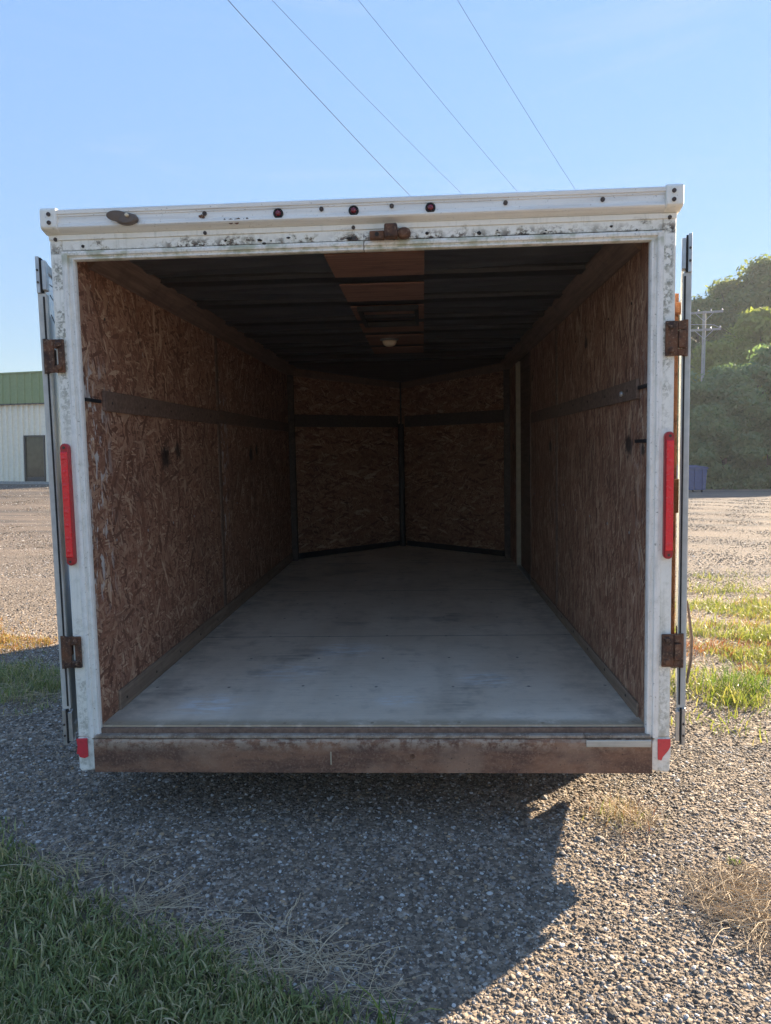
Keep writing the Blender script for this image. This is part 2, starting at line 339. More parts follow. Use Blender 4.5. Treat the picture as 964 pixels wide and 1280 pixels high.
mat_white('white_paint'); mat_trim('jamb_trim'); mat_rail('rail_metal')
mat_rust('rust'); mat_rust('orange_rust', (.20, .075, .032), (.42, .17, .070), (.55, .30, .16)); mat_beam('beam_rust')
mat_osb('osb_left', spots=((.78, 1.10, .075), (.95, 1.13, .05)), scuff=.9)
mat_osb('osb_right', spots=((.23, 1.115, .065), (.93, 1.58, .04), (.055, 1.10, .03)), scuff=.25, angles=(0, 12, -14, 25, 4, -28, 50))
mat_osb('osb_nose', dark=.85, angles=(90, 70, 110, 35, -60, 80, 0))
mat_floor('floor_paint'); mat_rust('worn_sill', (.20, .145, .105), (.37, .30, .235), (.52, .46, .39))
mat_wood('brown_board', (.14, .088, .064), (.235, .155, .115)); mat_wood('base_board', (.22, .155, .110), (.33, .245, .180), 0); mat_wood('plywood', (.20, .098, .066), (.29, .155, .108), 0)
mat_wood('pale_wood', (.42, .38, .31), (.58, .55, .48), 0); mat_wood('dark_board', (.06, .046, .040), (.11, .085, .072))
mat_roofskin('roof_skin')
simple('black_steel', (.022, .022, .025), .55, 25, .3, .3); simple('black_rubber', (.018, .018, .018), .8, 40, .3, .3)
simple('tyre_rubber', (.022, .022, .022), .85, 40, .25, .3); simple('galvanised', (.45, .46, .47), .4, 22, .2, .2, Metallic=.7)
simple('white_skin', (.76, .78, .78), .13, 3, .04); simple('door_edge', (.50, .50, .47), .4, 18, .15); simple('door_inner', (.74, .75, .74), .3, 6, .08)
simple('lamp_cream', (.78, .66, .47), .4, 20, .1); simple('beige_paint', (.42, .37, .27), .45, 20, .15)
simple('grey_plastic', (.12, .09, .072), .45, 30, .2); simple('screw_dark', (.06, .045, .038), .7, 80, .4)
simple('keeper_dark', (.02, .017, .015), .8, 40, .3)
mat_red('red_lens', (.86, .022, .038)); mat_red('red_housing', (.40, .010, .020), .3); mat_red('maroon_lens', (.17, .008, .022)); mat_red('red_reflector', (.66, .045, .065), .35)
mat_gravel('gravel'); mat_stone('stone')
G_LAWN = [(0, (.13, .160, .06)), (.3, (.20, .245, .085)), (.52, (.27, .31, .12)), (.68, (.34, .36, .16)), (.80, (.46, .41, .22)), (1, (.62, .51, .32))]
mat_blade('lawn_blade', G_LAWN)
mat_blade('yellow_blade', [(0, (.10, .15, .03)), (.4, (.20, .25, .05)), (.75, (.34, .34, .09)), (1, (.45, .38, .17))], .45)
mat_blade('green_tuft', [(0, (.05, .12, .02)), (.5, (.12, .21, .035)), (1, (.27, .32, .07))], .45)
mat_blade('orange_weed', [(0, (.30, .16, .04)), (.4, (.42, .24, .07)), (.7, (.30, .27, .08)), (1, (.46, .16, .06))], .35)
mat_blade('red_weed', [(0, (.24, .075, .04)), (.5, (.34, .14, .07)), (1, (.40, .27, .12))], .35)
mat_blade('straw', [(0, (.42, .32, .21)), (.5, (.58, .47, .32)), (1, (.72, .61, .44))], .2, .6)
mat_leaf('leaf_front', (.105, .185, .110), (.15, .23, .125), (.20, .26, .13))
mat_leaf('leaf_sunlit', (.16, .205, .05), (.21, .245, .06), (.27, .28, .08))  # sunlit yellow of the middle tree row put into the leaf colour
mat_leaf('leaf_hill', (.115, .165, .075), (.15, .195, .075), (.22, .21, .08))
mat_wood('bark', (.08, .06, .045), (.16, .13, .10), 2, .9); mat_wood('pole_wood', (.28, .27, .26), (.42, .41, .39), 2, .85)
simple('siding', (.92, .85, .69), .5, 8, .05); simple('green_siding', (.25, .32, .15), .5, 8, .06)
simple('door_frame_dark', (.07, .065, .06), .5); simple('door_glass', (.05, .052, .04), .06, 4, .3)
simple('concrete', (.36, .35, .33), .85, 12, .15, .2); simple('roof_sheet', (.35, .36, .36), .5, 6, .1)
simple('blue_steel', (.018, .055, .19), .5, 9, .15); simple('blue_lid', (.016, .045, .16), .45, 9, .15); simple('insulator', (.45, .45, .47), .3)
simple('wire', (.035, .035, .04), .6); simple('thatch', (.10, .085, .05), .95, 25, .45, .6)
simple('strap', (.17, .11, .075), .8, 60, .3, .3); simple('forest_floor', (.07, .075, .04), .95, 2, .3)

# ------------------------------------------------------------------ mesh helpers
class MB:
    def __init__(s): s.v = []; s.f = []
    def add(s, vs, fs):
        o = len(s.v); s.v += [tuple(q) for q in vs]; s.f += [tuple(i+o for i in f) for f in fs]; return s
    def box(s, x0, x1, y0, y1, z0, z1):
        return s.add([(x, y, z) for x in (x0, x1) for y in (y0, y1) for z in (z0, z1)],
                     [(0, 1, 3, 2), (4, 6, 7, 5), (0, 4, 5, 1), (2, 3, 7, 6), (0, 2, 6, 4), (1, 5, 7, 3)])
    def prism(s, poly, a, b, ax):       # poly in the other two axes, extruded from a to b along ax
        n = len(poly)
        def P(u, w, t): q = [u, w]; q.insert(ax, t); return q
        vs = [P(u, w, a) for u, w in poly] + [P(u, w, b) for u, w in poly]
        return s.add(vs, [tuple(range(n-1, -1, -1)), tuple(range(n, 2*n))] + [(i, (i+1) % n, n+(i+1) % n, n+i) for i in range(n)])
    def loft(s, rings, cap=True, closed=True):
        n = len(rings[0]); vs = [p for r in rings for p in r]; fs = []
        for k in range(len(rings)-1):
            for i in range(n if closed else n-1):
                j = (i+1) % n; fs.append((k*n+i, k*n+j, (k+1)*n+j, (k+1)*n+i))
        if cap: fs += [tuple(range(n-1, -1, -1)), tuple(range((len(rings)-1)*n, len(rings)*n))]
        return s.add(vs, fs)
    def cyl(s, c, r, h, ax=2, n=16, r2=None):
        r2 = r if r2 is None else r2
        rings = []
        for rr, t in ((r, -h/2), (r2, h/2)):
            ring = []
            for i in range(n):
                a = 2*math.pi*i/n; q = [rr*math.cos(a), rr*math.sin(a)]; q.insert(ax, t)
                ring.append([c[k]+q[k] for k in range(3)])
            rings.append(ring)
        return s.loft(rings)
    def lathe(s, prof, c, ax=2, n=24, sx=1.0, sy=1.0):     # prof: (radius, height)
        rings = []
        for rr, t in prof:
            ring = []
            for i in range(n):
                a = 2*math.pi*i/n; q = [rr*sx*math.cos(a), rr*sy*math.sin(a)]; q.insert(ax, t)
                ring.append([c[k]+q[k] for k in range(3)])
            rings.append(ring)
        return s.loft(rings)
    def tube(s, pts, r, n=8):
        pts = [Vector(p) for p in pts]; rings = []
        up = Vector((0, 0, 1))
        for i, p in enumerate(pts):
            d = (pts[min(i+1, len(pts)-1)] - pts[max(i-1, 0)]).normalized()
            a = d.cross(up if abs(d.z) < .95 else Vector((1, 0, 0))).normalized(); b = d.cross(a)
            rr = r[i] if isinstance(r, (list, tuple)) else r
            rings.append([p + a*rr*math.cos(2*math.pi*k/n) + b*rr*math.sin(2*math.pi*k/n) for k in range(n)])
        return s.loft(rings)
    def build(s, name, mat, parent=None, bevel=0, smooth=False, seg=2):
        me = bpy.data.meshes.new(name); me.from_pydata([tuple(v) for v in s.v], [], s.f)
        bm = bmesh.new(); bm.from_mesh(me); bmesh.ops.recalc_face_normals(bm, faces=bm.faces[:]); bm.to_mesh(me); bm.free()
        return link(name, me, mat, parent, bevel, smooth, seg)
def link(name, me, mat, parent=None, bevel=0, smooth=False, seg=2):
    o = bpy.data.objects.new(name, me); COL.objects.link(o)
    me.materials.append(MATS[mat])
    if parent: o.parent = parent
    if smooth:
        me.polygons.foreach_set('use_smooth', [True]*len(me.polygons))
    if bevel:
        b = o.modifiers.new('bevel', 'BEVEL'); b.width = bevel; b.segments = seg; b.limit_method = 'ANGLE'; b.angle_limit = R(35)
    return o
def tag(o, label=None, cat=None, group=None, kind=None):
    if label: o['label'] = label
    if cat: o['category'] = cat
    if group: o['group'] = group
    if kind: o['kind'] = kind
    return o
def empty(name, loc=(0, 0, 0), rz=0):
    e = bpy.data.objects.new(name, None); COL.objects.link(e); e.location = loc; e.rotation_euler = (0, 0, rz)
    e.empty_display_size = .2; return e
def copy_tree(o, parent=None):
    c = o.copy(); COL.objects.link(c); c.parent = parent
    for ch in [q for q in COL.objects if q.parent == o]: copy_tree(ch, c)
    return c
def ss(x, a, b):
    t = np.clip((x-a)/(b-a), 0, 1); return t*t*(3-2*t)

# ------------------------------------------------------------------ ground, hill
def ground_z(x, y):
    x = np.asarray(x, float); y = np.asarray(y, float)
    z = .55*ss(y, 19, 31)*ss(-x, 5, 12)
    z = z + .012*np.sin(x*2.1+.7)*np.sin(y*1.7)*ss(np.abs(y-2), 1.2, 4)
    return z
def axis_pts(near, far, n):
    t = np.linspace(0, 1, n); return near*t + (far-near)*t**4
xs = axis_pts(20, 600, 70); xs = np.r_[-xs[:0:-1], xs]
ys = np.r_[-axis_pts(8, 200, 20)[:0:-1], axis_pts(22, 700, 90)]
X, Y = np.meshgrid(xs, ys, indexing='ij'); Z = ground_z(X, Y)
nx_, ny_ = X.shape
V = np.c_[X.ravel(), Y.ravel(), Z.ravel()]
I = np.arange(nx_*ny_).reshape(nx_, ny_)
F = np.stack([I[:-1, :-1], I[1:, :-1], I[1:, 1:], I[:-1, 1:]], -1).reshape(-1, 4)
me = bpy.data.meshes.new('ground'); me.from_pydata(V.tolist(), [], F.tolist())
ground = tag(link('ground', me, 'gravel', smooth=True), kind='structure')

HB = 44.5      # foot of the wooded hill
def hill_z(x, y): return 14.0*ss(y + (x-30)*.22, HB+3, HB+50) - .25
xs2 = np.linspace(2, 110, 40); ys2 = np.linspace(HB, 130, 40)
X, Y = np.meshgrid(xs2, ys2, indexing='ij'); Z = hill_z(X, Y) + .25*np.sin(X*.8)*np.sin(Y*.6)*ss(Y, HB, HB+8) + .27*ss(Y, HB, HB+2)
I = np.arange(1600).reshape(40, 40); F = np.stack([I[:-1, :-1], I[1:, :-1], I[1:, 1:], I[:-1, 1:]], -1).reshape(-1, 4)
me = bpy.data.meshes.new('hill'); me.from_pydata(np.c_[X.ravel(), Y.ravel(), Z.ravel()].tolist(), [], F.tolist())
tag(link('hill', me, 'forest_floor', smooth=True), kind='structure')

# lawn soil: a low sheet under the grass at the lower left
LAWN = [(-.01, 1.48), (-.10, 1.59), (-.17, 1.66), (-.29, 1.725), (-.43, 1.785), (-.64, 1.895), (-.84, 2.025), (-1.12, 2.25), (-1.38, 2.44), (-1.9, 2.85), (-3.2, 3.3), (-6.5, 3.9)]
poly = LAWN + [(-6.5, -1.5), (-.35, -1.5), (-.05, 1.0)]
m = MB().add([(x, y, float(ground_z(x, y))+.006) for x, y in poly], [tuple(range(len(poly)))])
tag(m.build('lawn_soil', 'thatch'), kind='structure')

# ------------------------------------------------------------------ THE TRAILER
TM = Matrix(((.998503, .050706, -.020506, -.05794), (-.051225, .998359, -.025618, 2.54031), (.019173, .026630, .999461, EYE-1.05517), (0, 0, 0, 1)))
trailer = empty('cargo_trailer'); trailer.matrix_world = TM
tag(trailer, 'white enclosed cargo trailer with rear doors open and bare wooden interior', 'trailer')
YF = -.03                  # plane of the rear frame
XO, XI, XT = 1.035, .953, .992   # post outer, opening edge, seam between post and trim
ZT = 1.772                 # top of the opening
LC, LV = 3.92, 4.82        # front corner, nose
ZFL, ZCE = .154, 1.85

# posts
for sgn in (-1, 1):
    m = MB()
    a, b = sorted((sgn*XT, sgn*XO)); m.box(a, b, YF, .07, .118, 1.853)
    f = [(sgn*.970, .015), (sgn*.975, .000), (sgn*1.028, -.008), (sgn*1.037, .004), (sgn*1.037, .1175), (sgn*.985, .1175), (sgn*.970, .095)]
    m.prism(f, YF-.001, .07, 1)
    post = m.build('corner_post', 'white_paint', trailer, .006)
    # screw above the post
    MB().cyl((sgn*1.012, YF-.002, 1.842), .0065, .006, 1, 10).build('screw', 'screw_dark', post)
# jamb trim with ridges, mitred at the corners
prof = [(0, -.010), (0, YF+.006), (.004, YF-.002), (.010, YF-.002), (.012, YF+.004), (.020, YF+.002), (.022, YF-.006), (.032, YF-.007), (.034, YF-.001), (.0425, YF-.001), (.0425, -.010)]
for sgn in (-1, 1):
    lo = [(sgn*(XI+s), y, .118) for s, y in prof]; hi = [(sgn*(XI+s), y, ZT+s*.72) for s, y in prof]
    MB().loft([lo, hi]).build('jamb_trim', 'jamb_trim', trailer)
a = [(-(XI+s), y, ZT+s*.72) for s, y in prof]; b = [((XI+s), y, ZT+s*.72) for s, y in prof]
mid = [[(k*(XI+s), y, ZT+s*.72) for s, y in prof] for k in (-1, .024)]
MB().loft(mid).build('header_trim', 'jamb_trim', trailer)
mid = [[(k*(XI+s), y-.0012, ZT+s*.72-.001) for s, y in prof] for k in (.0275, 1)]
MB().loft(mid).build('header_trim', 'jamb_trim', trailer)
# header face and the proud strip under the roof rail
hdr = MB().box(-XT+.001, XT-.001, YF+.001, .07, ZT+.0335, 1.838).build('header', 'white_paint', trailer)
strip = MB().box(-XO, XO, YF-.0035, .07, 1.8385, 1.856).build('header_strip', 'white_paint', trailer, .002)
for x in (-.502, -.008): MB().cyl((x, YF-.004, 1.845), .0062, .006, 1, 10).build('screw', 'screw_dark', strip)
# rust bites along the header: small crusty flakes standing proud of the paint
m = MB()
for k in range(18):
    x = RNG.uniform(-.93, .93); 
    if -.05 > x > -.62 and k % 3: x = RNG.uniform(-.45, .0)
    z = RNG.uniform(1.803, 1.822); r = RNG.uniform(.002, .0065)
    ring = [(x+r*RNG.uniform(.7, 1.9)*math.cos(t), YF-.0005, z+r*RNG.uniform(.5, 1.1)*math.sin(t)) for t in np.linspace(0, 6.283, 9)[:-1]]
    top = [(x+(p[0]-x)*.6, YF-.003, z+(p[2]-z)*.6) for p in ring]; m.loft([ring, top])
m.build('rust_flakes', 'keeper_dark', hdr)['kind'] = 'stuff'
# roof rail
prof = [(-.03, 1.8565), (-.056, 1.868), (-.060, 1.873), (-.060, 1.877), (-.055, 1.879), (-.055, 1.885), (-.0525, 1.887), (-.0525, 1.907), (-.0555, 1.909), (-.0555, 1.914), (-.060, 1.916), (-.061, 1.927), (-.056, 1.931), (-.02, 1.932), (-.02, 1.8565)]
rail = MB().prism(prof, -1.0, 1.0, 0).build('roof_rail', 'rail_metal', trailer)
for sgn in (-1, 1):
    x0, x1 = sorted((sgn*.990, sgn*1.045))
    cap = MB().prism([(-.03, 1.8568), (-.060, 1.866), (-.068, 1.872), (-.068, 1.928), (-.062, 1.936), (.05, 1.936), (.05, 1.8568)], x0, x1, 0).build('corner_cap', 'white_paint', trailer, .004)
    for z in (1.886, 1.913): MB().cyl((sgn*1.013, -.069, z), .0068, .006, 1, 10).build('screw', 'screw_dark', cap)
for x, z in ((-.109, 1.905), (.12, 1.9065), (.486, 1.903), (.794, 1.902), (-.495, 1.905)):
    MB().cyl((x, -.0545, z-.004), .0072, .007, 1, 10).build('screw', 'screw_dark', rail)
# torn lamp mounts: rusty scabs on the rail
for x, z, w in ((-.507, 1.893, .012), (-.432, 1.874, .010), (-.39, 1.877, .016), (-.36, 1.876, .008)):
    m = MB()
    for k in range(4):
        cx_, cz_ = x+RNG.normal(0, w*.6), z+RNG.normal(0, .003); r = w*RNG.uniform(.25, .6)
        m.lathe([(r, -.0005), (r*.9, .002), (r*.4, .004), (.0005, .004)], (cx_, -.0525-.003, cz_), 1, 8)
    m.build('rust_scab', 'rust' if w > .011 else 'screw_dark', rail)
for x in (-.251, -.004, .245):
    bz = MB().lathe([(.0165, 0), (.0165, -.006), (.013, -.010), (.0105, -.009), (.0105, 0)], (x, -.0525, 1.892), 1, 20).build('marker_light', 'black_rubber', trailer, smooth=False)
    MB().lathe([(.0103, 0), (.0103, -.007), (.008, -.0105), (.004, -.012), (.0005, -.0122)], (x, -.0525, 1.892), 1, 18).build('lens', 'maroon_lens', bz, smooth=True)
# broken clearance lamp: a loose lid half over its base
cl = MB().lathe([(.030, 0), (.032, -.010), (.030, -.017), (.022, -.020), (.001, -.020)], (-.751, -.056, 1.889), 1, 22, 1.18, .62).build('clearance_lamp', 'grey_plastic', trailer, smooth=False)
lid = MB().lathe([(.033, 0), (.034, -.006), (.031, -.011), (.001, -.012)], (0, 0, 0), 1, 22, 1.1, .52).build('lid', 'grey_plastic', cl)
lid.location = (-.780, -.066, 1.899); lid.rotation_euler = (.12, .08, .14)
MB().lathe([(.006, 0), (.006, -.008), (.003, -.010), (.0004, -.010)], (-.746, -.0755, 1.898), 1, 10).build('bulb', 'lamp_cream', cl)
# cam lock keeper in the middle of the header
kp = MB().box(.046, .094, -.062, YF-.004, 1.800, 1.826).build('lock_keeper', 'rust', trailer, .004)
MB().box(.0945, .137, -.078, YF-.004, 1.801, 1.844).build('keeper_block', 'rust', kp, .006)
m = MB(); m.lathe([(.022, 0), (.022, -.030), (.012, -.034), (.0005, -.034)], (.158, YF-.003, 1.817), 1, 14, 1.0, .75); m.build('keeper_boss', 'rust', kp, .002)
m = MB(); m.cyl((.0705, -.063, 1.813), .007, .004, 1, 10); m.build('bolt', 'keeper_dark', kp)

# hinges: slotted rusty plates wrapped round the post edge
def hinge(sgn, z0, slots):
    x0, x1 = sgn*1.001, sgn*1.064; h = .112; m = MB()
    def bx(u0, u1, w0, w1, y0=-.0435, y1=-.0325):
        a, b = sorted((x0+(x1-x0)*u0, x0+(x1-x0)*u1)); m.box(a, b, y0, y1, z0+h*w0, z0+h*w1)
    if slots:
        bx(0, .34, 0, 1); bx(.34, .56, 0, .22); bx(.34, .56, .72, 1); bx(.56, 1, 0, 1)
    else:
        bx(0, .62, 0, 1); bx(.62, 1, 0, .20); bx(.62, 1, .74, 1)
    p = m.build('hinge', 'rust', trailer, .003)
    k = MB(); k.cyl((sgn*1.0655, -.036, z0+h/2), .0085, h*1.04, 2, 14); k.build('knuckle', 'rust', p, smooth=False)
    if not slots:
        q = MB(); a, b = sorted((x0+(x1-x0)*.64, x0+(x1-x0)*1.0)); q.box(a, b, -.049, -.034, z0+h*.22, z0+h*.72); q.build('hinge_leaf', 'rust', p, .002)
    for w in (.16, .84):
        MB().lathe([(.0105, 0), (.0105, -.004), (.007, -.008), (.0005, -.0085)], (x0+(x1-x0)*.26, -.0435, z0+h*w), 1, 12).build('bolt', 'rust', p)
hinge(-1, 1.400, True); hinge(-1, .374, True); hinge(1, 1.402, False); hinge(1, .367, False)

# tail lights
def tail_light(sgn, z0, z1):
    e = empty('tail_light'); e.parent = trailer
    xc = sgn*1.017; w = .0155; zc = (z0+z1)/2; hh = (z1-z0)/2
    def stad(wd, h, y):
        pts = []
        for i in range(9): a = math.pi*i/8; pts.append((xc+wd*math.cos(a), y, zc+h-wd+wd*math.sin(a)))
        for i in range(9): a = math.pi+math.pi*i/8; pts.append((xc+wd*math.cos(a), y, zc-h+wd+wd*math.sin(a)))
        return pts
    MB().loft([stad(w, hh, YF-.0005), stad(w, hh, YF-.014), stad(w*.78, hh-.004, YF-.019)]).build('housing', 'red_housing', e)
    ln = MB().loft([[(xc+sx*w*.80, YF-.0195, zc+sz*(hh-.028)) for sx, sz in ((-1, -1), (1, -1), (1, 1), (-1, 1))],
               [(xc+sx*w*.74, YF-.024, zc+sz*(hh-.031)) for sx, sz in ((-1, -1), (1, -1), (1, 1), (-1, 1))]]).build('lens', 'red_lens', e, .001)
    m = MB()
    for k in range(24):
        z = zc-(hh-.036)+k*(2*hh-.072)/23; m.box(xc-w*.70, xc+w*.70, YF-.0248, YF-.0238, z-.0016, z+.0016)
    rb_ = m.build('lens_ribs', 'red_lens', ln); rb_['kind'] = 'stuff'
    for k in range(8):
        z = zc - (hh-.05) + k*(2*hh-.1)/7
        MB().lathe([(.0062, 0), (.0062, -.0012), (.0045, -.0022), (.0004, -.0026)], (xc, YF-.024, z), 1, 12).build('led', 'red_lens', e)
    for k in (-1, 1): MB().cyl((xc, YF-.0195, zc+k*(hh-.014)), .0048, .002, 1, 10).build('screw', 'screw_dark', e)
tail_light(-1, .738, 1.160); tail_light(1, .735, 1.157)
# reflectors on the boots of the posts
MB().prism([(-1.039, .115), (-.999, .117), (-.999, .050), (-1.012, .044), (-1.030, .048), (-1.033, .058), (-1.041, .060), (-1.036, .085)], YF-.0075, YF-.002, 1).build('reflector', 'red_reflector', trailer, .0015)
tp = MB().prism([(.993, .113), (1.036, .113), (1.036, .088), (1.029, .074), (1.018, .060), (1.010, .050), (1.006, .038), (.994, .041)], YF-.004, YF-.0018, 1).build('torn_reflector', 'red_reflector', trailer)
tp['label'] = 'red reflective tape torn away at its lower corner'
m = MB().prism([(1.0365, .086), (1.030, .073), (1.019, .059), (1.011, .049), (1.008, .037), (1.022, .036), (1.0365, .050)], YF-.003, YF-.0015, 1).build('tape_backing', 'rail_metal', tp)

# bumper beam: a channel with its flanges forward, slightly bowed top edge
n = 28; rings = []
for i in range(n+1):
    x = -.969 + 1.938*i/n; j = .0012*math.sin(i*1.7)+.0008*math.sin(i*3.1)
    rings.append([(x, -.052+j, .000), (x, -.052+j, .108), (x, -.046+j, .117+j), (x, -.020, .118), (x, -.020, .000)])
beam = MB().loft(rings).build('bumper_beam', 'beam_rust', trailer)
sill = MB().box(-.966, .745, -.0455, -.0215, .1195, .131).build('door_sill', 'worn_sill', trailer, .003)
sill2 = MB().box(.7465, .966, -.0455, -.0215, .1195, .131).build('door_sill', 'worn_sill', trailer, .003)
pk = MB().box(.747, .964, -.0585, -.0535, .094, .1185).build('sill_plank', 'pale_wood', trailer, .002)
MB().box(-.130, -.126, -.0545, -.0505, .030, .075).build('paint_stroke', 'beige_paint', beam)
for x, z in ((.155, .06), (.29, .062)): MB().lathe([(.016, 0), (.016, -.002), (.009, -.003), (.009, 0)], (x, -.0525, z), 1, 16).build('weld_ring', 'beam_rust', beam)

# floor
fp = [(-.96, -.008), (.96, -.008), (.96, LC+.02), (0, LV+.02), (-.96, LC+.02)]
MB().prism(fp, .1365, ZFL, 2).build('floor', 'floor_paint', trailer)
m = MB().box(-.963, .963, -.0210, -.0085, .1195, .148).build('floor_lip', 'brown_board', trailer, .002)
# underframe
fr = empty('underframe'); fr.parent = trailer
for sgn in (-1, 1):
    a, b = sorted((sgn*.93, sgn*.98)); MB().box(a, b, .0, LC, .02, .1195).build('side_rail', 'black_steel', fr)
for k in range(1, 10): MB().box(-.925, .925, .06+k*.4, .10+k*.4, .05, .1355).build('cross_member', 'black_steel', fr)
for sgn in (-1, 1):
    m = MB().tube([(sgn*.75, 3.0, .04), (sgn*.70, LC-.2, .04), (sgn*.05, 6.1, .04)], .038, 6); m.build('tongue_rail', 'black_steel', fr)
MB().box(-.06, .06, 6.02, 6.3, .0, .10).build('coupler', 'black_steel', fr, .01)
m = MB().cyl((0, 5.85, .18), .03, .85, 2, 12); m.build('jack', 'galvanised', fr)
# wheels outside the body, mud guards
for sgn, zc, yc in ((-1, .10, 1.19), (1, .06, 1.19), (-1, .08, 1.93), (1, .04, 1.93)):
    xc = sgn*1.165
    w = empty('wheel'); w.parent = trailer
    pr = [(.20, -.09), (.30, -.098), (.322, -.085), (.33, -.05), (.332, 0), (.33, .05), (.322, .085), (.30, .098), (.20, .09)]
    MB().lathe(pr, (xc, yc, zc), 0, 36).build('tyre', 'tyre_rubber', w, smooth=True)
    MB().lathe([(.0005, -.03), (.06, -.05), (.075, -.035), (.15, -.02), (.19, -.075), (.205, -.085), (.205, .085), (.15, .03), (.075, .045), (.06, .06), (.0005, .05)] if sgn > 0 else
               [(.0005, -.05), (.06, -.06), (.075, -.045), (.15, -.03), (.205, -.085), (.205, .085), (.19, .075), (.15, .02), (.075, .035), (.06, .05), (.0005, .03)], (xc, yc, zc), 0, 28).build('rim', 'galvanised', w, smooth=False)
    ring = [[(sgn*1.055 if i == 0 else sgn*1.265, yc+.368*math.cos(a), zc+.06+.36*math.sin(a)) for i in (0, 1)] + [(sgn*1.265, yc+.358*math.cos(a), zc+.06+.35*math.sin(a)), (sgn*1.055, yc+.358*math.cos(a), zc+.06+.35*math.sin(a))] for a in np.linspace(0, math.pi, 17)]
    MB().loft(ring).build('fender', 'white_skin', trailer)
for yc in (1.19, 1.93): MB().cyl((0, yc, .065), .035, 2.12, 0, 12).build('axle', 'black_steel', fr)

# outer shell
for sgn in (-1, 1):
    a, b = sorted((sgn*1.020, sgn*1.034)); MB().box(a, b, .0705, LC+.02, .02, 1.90).build('side_skin', 'white_skin', trailer)
    d = Vector((-sgn*1.034, LV-LC, 0)); nrm = Vector((sgn*(LV-LC), 1.034, 0)).normalized()
    A_ = Vector((sgn*1.034, LC+.021, 0)); B_ = Vector((sgn*.001, LV+.05, 0)); T_ = nrm*.012
    MB().loft([[A_+Vector((0, 0, .02)), B_+Vector((0, 0, .02)), B_+T_+Vector((0, 0, .02)), A_+T_+Vector((0, 0, .02))], [A_+Vector((0, 0, 1.9)), B_+Vector((0, 0, 1.9)), B_+T_+Vector((0, 0, 1.9)), A_+T_+Vector((0, 0, 1.9))]]).build('nose_skin', 'white_skin', trailer)
MB().prism([(-1.034, -.015), (1.034, -.015), (1.034, LC+.03), (0, LV+.06), (-1.034, LC+.03)], 1.902, 1.918, 2).build('roof', 'white_skin', trailer)

# interior: OSB panels, local x along the panel from its start, z up
def panel(name, start, ang, length, z0, z1, mat, y0=0.0, th=.009, parent=trailer):
    o = MB().box(0, length, y0, y0+th, z0, z1).build(name, mat, parent)
    o.location = (*start, 0); o.rotation_euler = (0, 0, ang); return o
WI = .957
lw1 = panel('wall_panel', (-WI, -.009), math.pi/2, 1.657, ZFL+.0005, 1.887, 'osb_left')
lw2 = panel('wall_panel', (-WI, 1.652), math.pi/2, LC-1.652-.002, ZFL+.0005, 1.887, 'osb_left')
rw1 = panel('wall_panel', (WI, -.009), math.pi/2, 1.647, ZFL+.0005, 1.887, 'osb_right', -.009)
rw2 = panel('wall_panel', (WI, 1.642), math.pi/2, 1.0, ZFL+.0005, 1.887, 'osb_right', -.009)
rw3 = panel('wall_panel', (WI, 3.42), math.pi/2, LC-3.42-.002, ZFL+.0005, 1.887, 'osb_right', -.009)
rw4 = panel('wall_panel', (WI, 2.643), math.pi/2, .776, 1.80, 1.887, 'osb_right', -.009)
NL = math.hypot(WI, LV-LC); NA = math.atan2(LV-LC, WI)
nw1 = panel('nose_panel', (-WI, LC), NA, NL+.004, ZFL+.0005, 1.887, 'osb_nose', .002)
nw2 = panel('nose_panel', (WI, LC), math.pi-NA, NL+.004, ZFL+.0005, 1.887, 'osb_nose', -.011)
def strip_on(par, name, x0, x1, z0, z1, mat, side, th=.012, bev=.002):   # side +1: room lies toward local -y, else +y
    if side > 0: o = MB().box(x0, x1, par_y[par][0]-th, par_y[par][0]-.0005, z0, z1)
    else: o = MB().box(x0, x1, par_y[par][1]+.0005, par_y[par][1]+th, z0, z1)
    return o.build(name, mat, par, bev)
# which way each panel's room side lies: the wall's local y = trailer -x (angle 90 deg)
par_y = {lw1: (0, .009), lw2: (0, .009), rw1: (-.009, 0), rw2: (-.009, 0), rw3: (-.009, 0), rw4: (-.009, 0), nw1: (.002, .011), nw2: (-.011, -.002)}
# left wall: room toward local -y; right wall: room toward local +y
strip_on(lw1, 'wall_rail', .145, 1.657, 1.278, 1.352, 'brown_board', 1)
strip_on(lw2, 'wall_rail', .0, LC-1.66, 1.285, 1.359, 'brown_board', 1)
strip_on(rw1, 'wall_rail', .096, 1.647, 1.274, 1.342, 'brown_board', -1)
strip_on(rw2, 'wall_rail', .0, .93, 1.276, 1.344, 'brown_board', -1)
strip_on(lw1, 'baseboard', .152, 1.657, .1546, .230, 'base_board', 1, .009)
strip_on(lw2, 'baseboard', .0, LC-1.66, .1546, .230, 'base_board', 1, .009)
strip_on(rw1, 'baseboard', .07, 1.647, .1546, .205, 'base_board', -1, .009)
strip_on(rw2, 'baseboard', .0, .99, .1546, .205, 'base_board', -1, .009)
strip_on(lw2, 'batten', -.022, .022, .2305, 1.284, 'brown_board', 1, .008); strip_on(lw2, 'batten', -.022, .022, 1.3595, 1.829, 'brown_board', 1, .008)
strip_on(rw2, 'batten', -.018, .018, .2155, 1.2735, 'brown_board', -1, .008); strip_on(rw2, 'batten', -.018, .018, 1.3445, 1.829, 'brown_board', -1, .008)
strip_on(nw1, 'nose_rail', .03, NL-.05, 1.33, 1.44, 'dark_board', 1, .010); strip_on(nw2, 'nose_rail', .03, NL-.05, 1.33, 1.44, 'dark_board', -1, .010)
strip_on(nw1, 'baseboard', .03, NL-.06, .1546, .205, 'black_steel', 1, .014); strip_on(nw2, 'baseboard', .03, NL-.06, .1546, .205, 'black_steel', -1, .014)
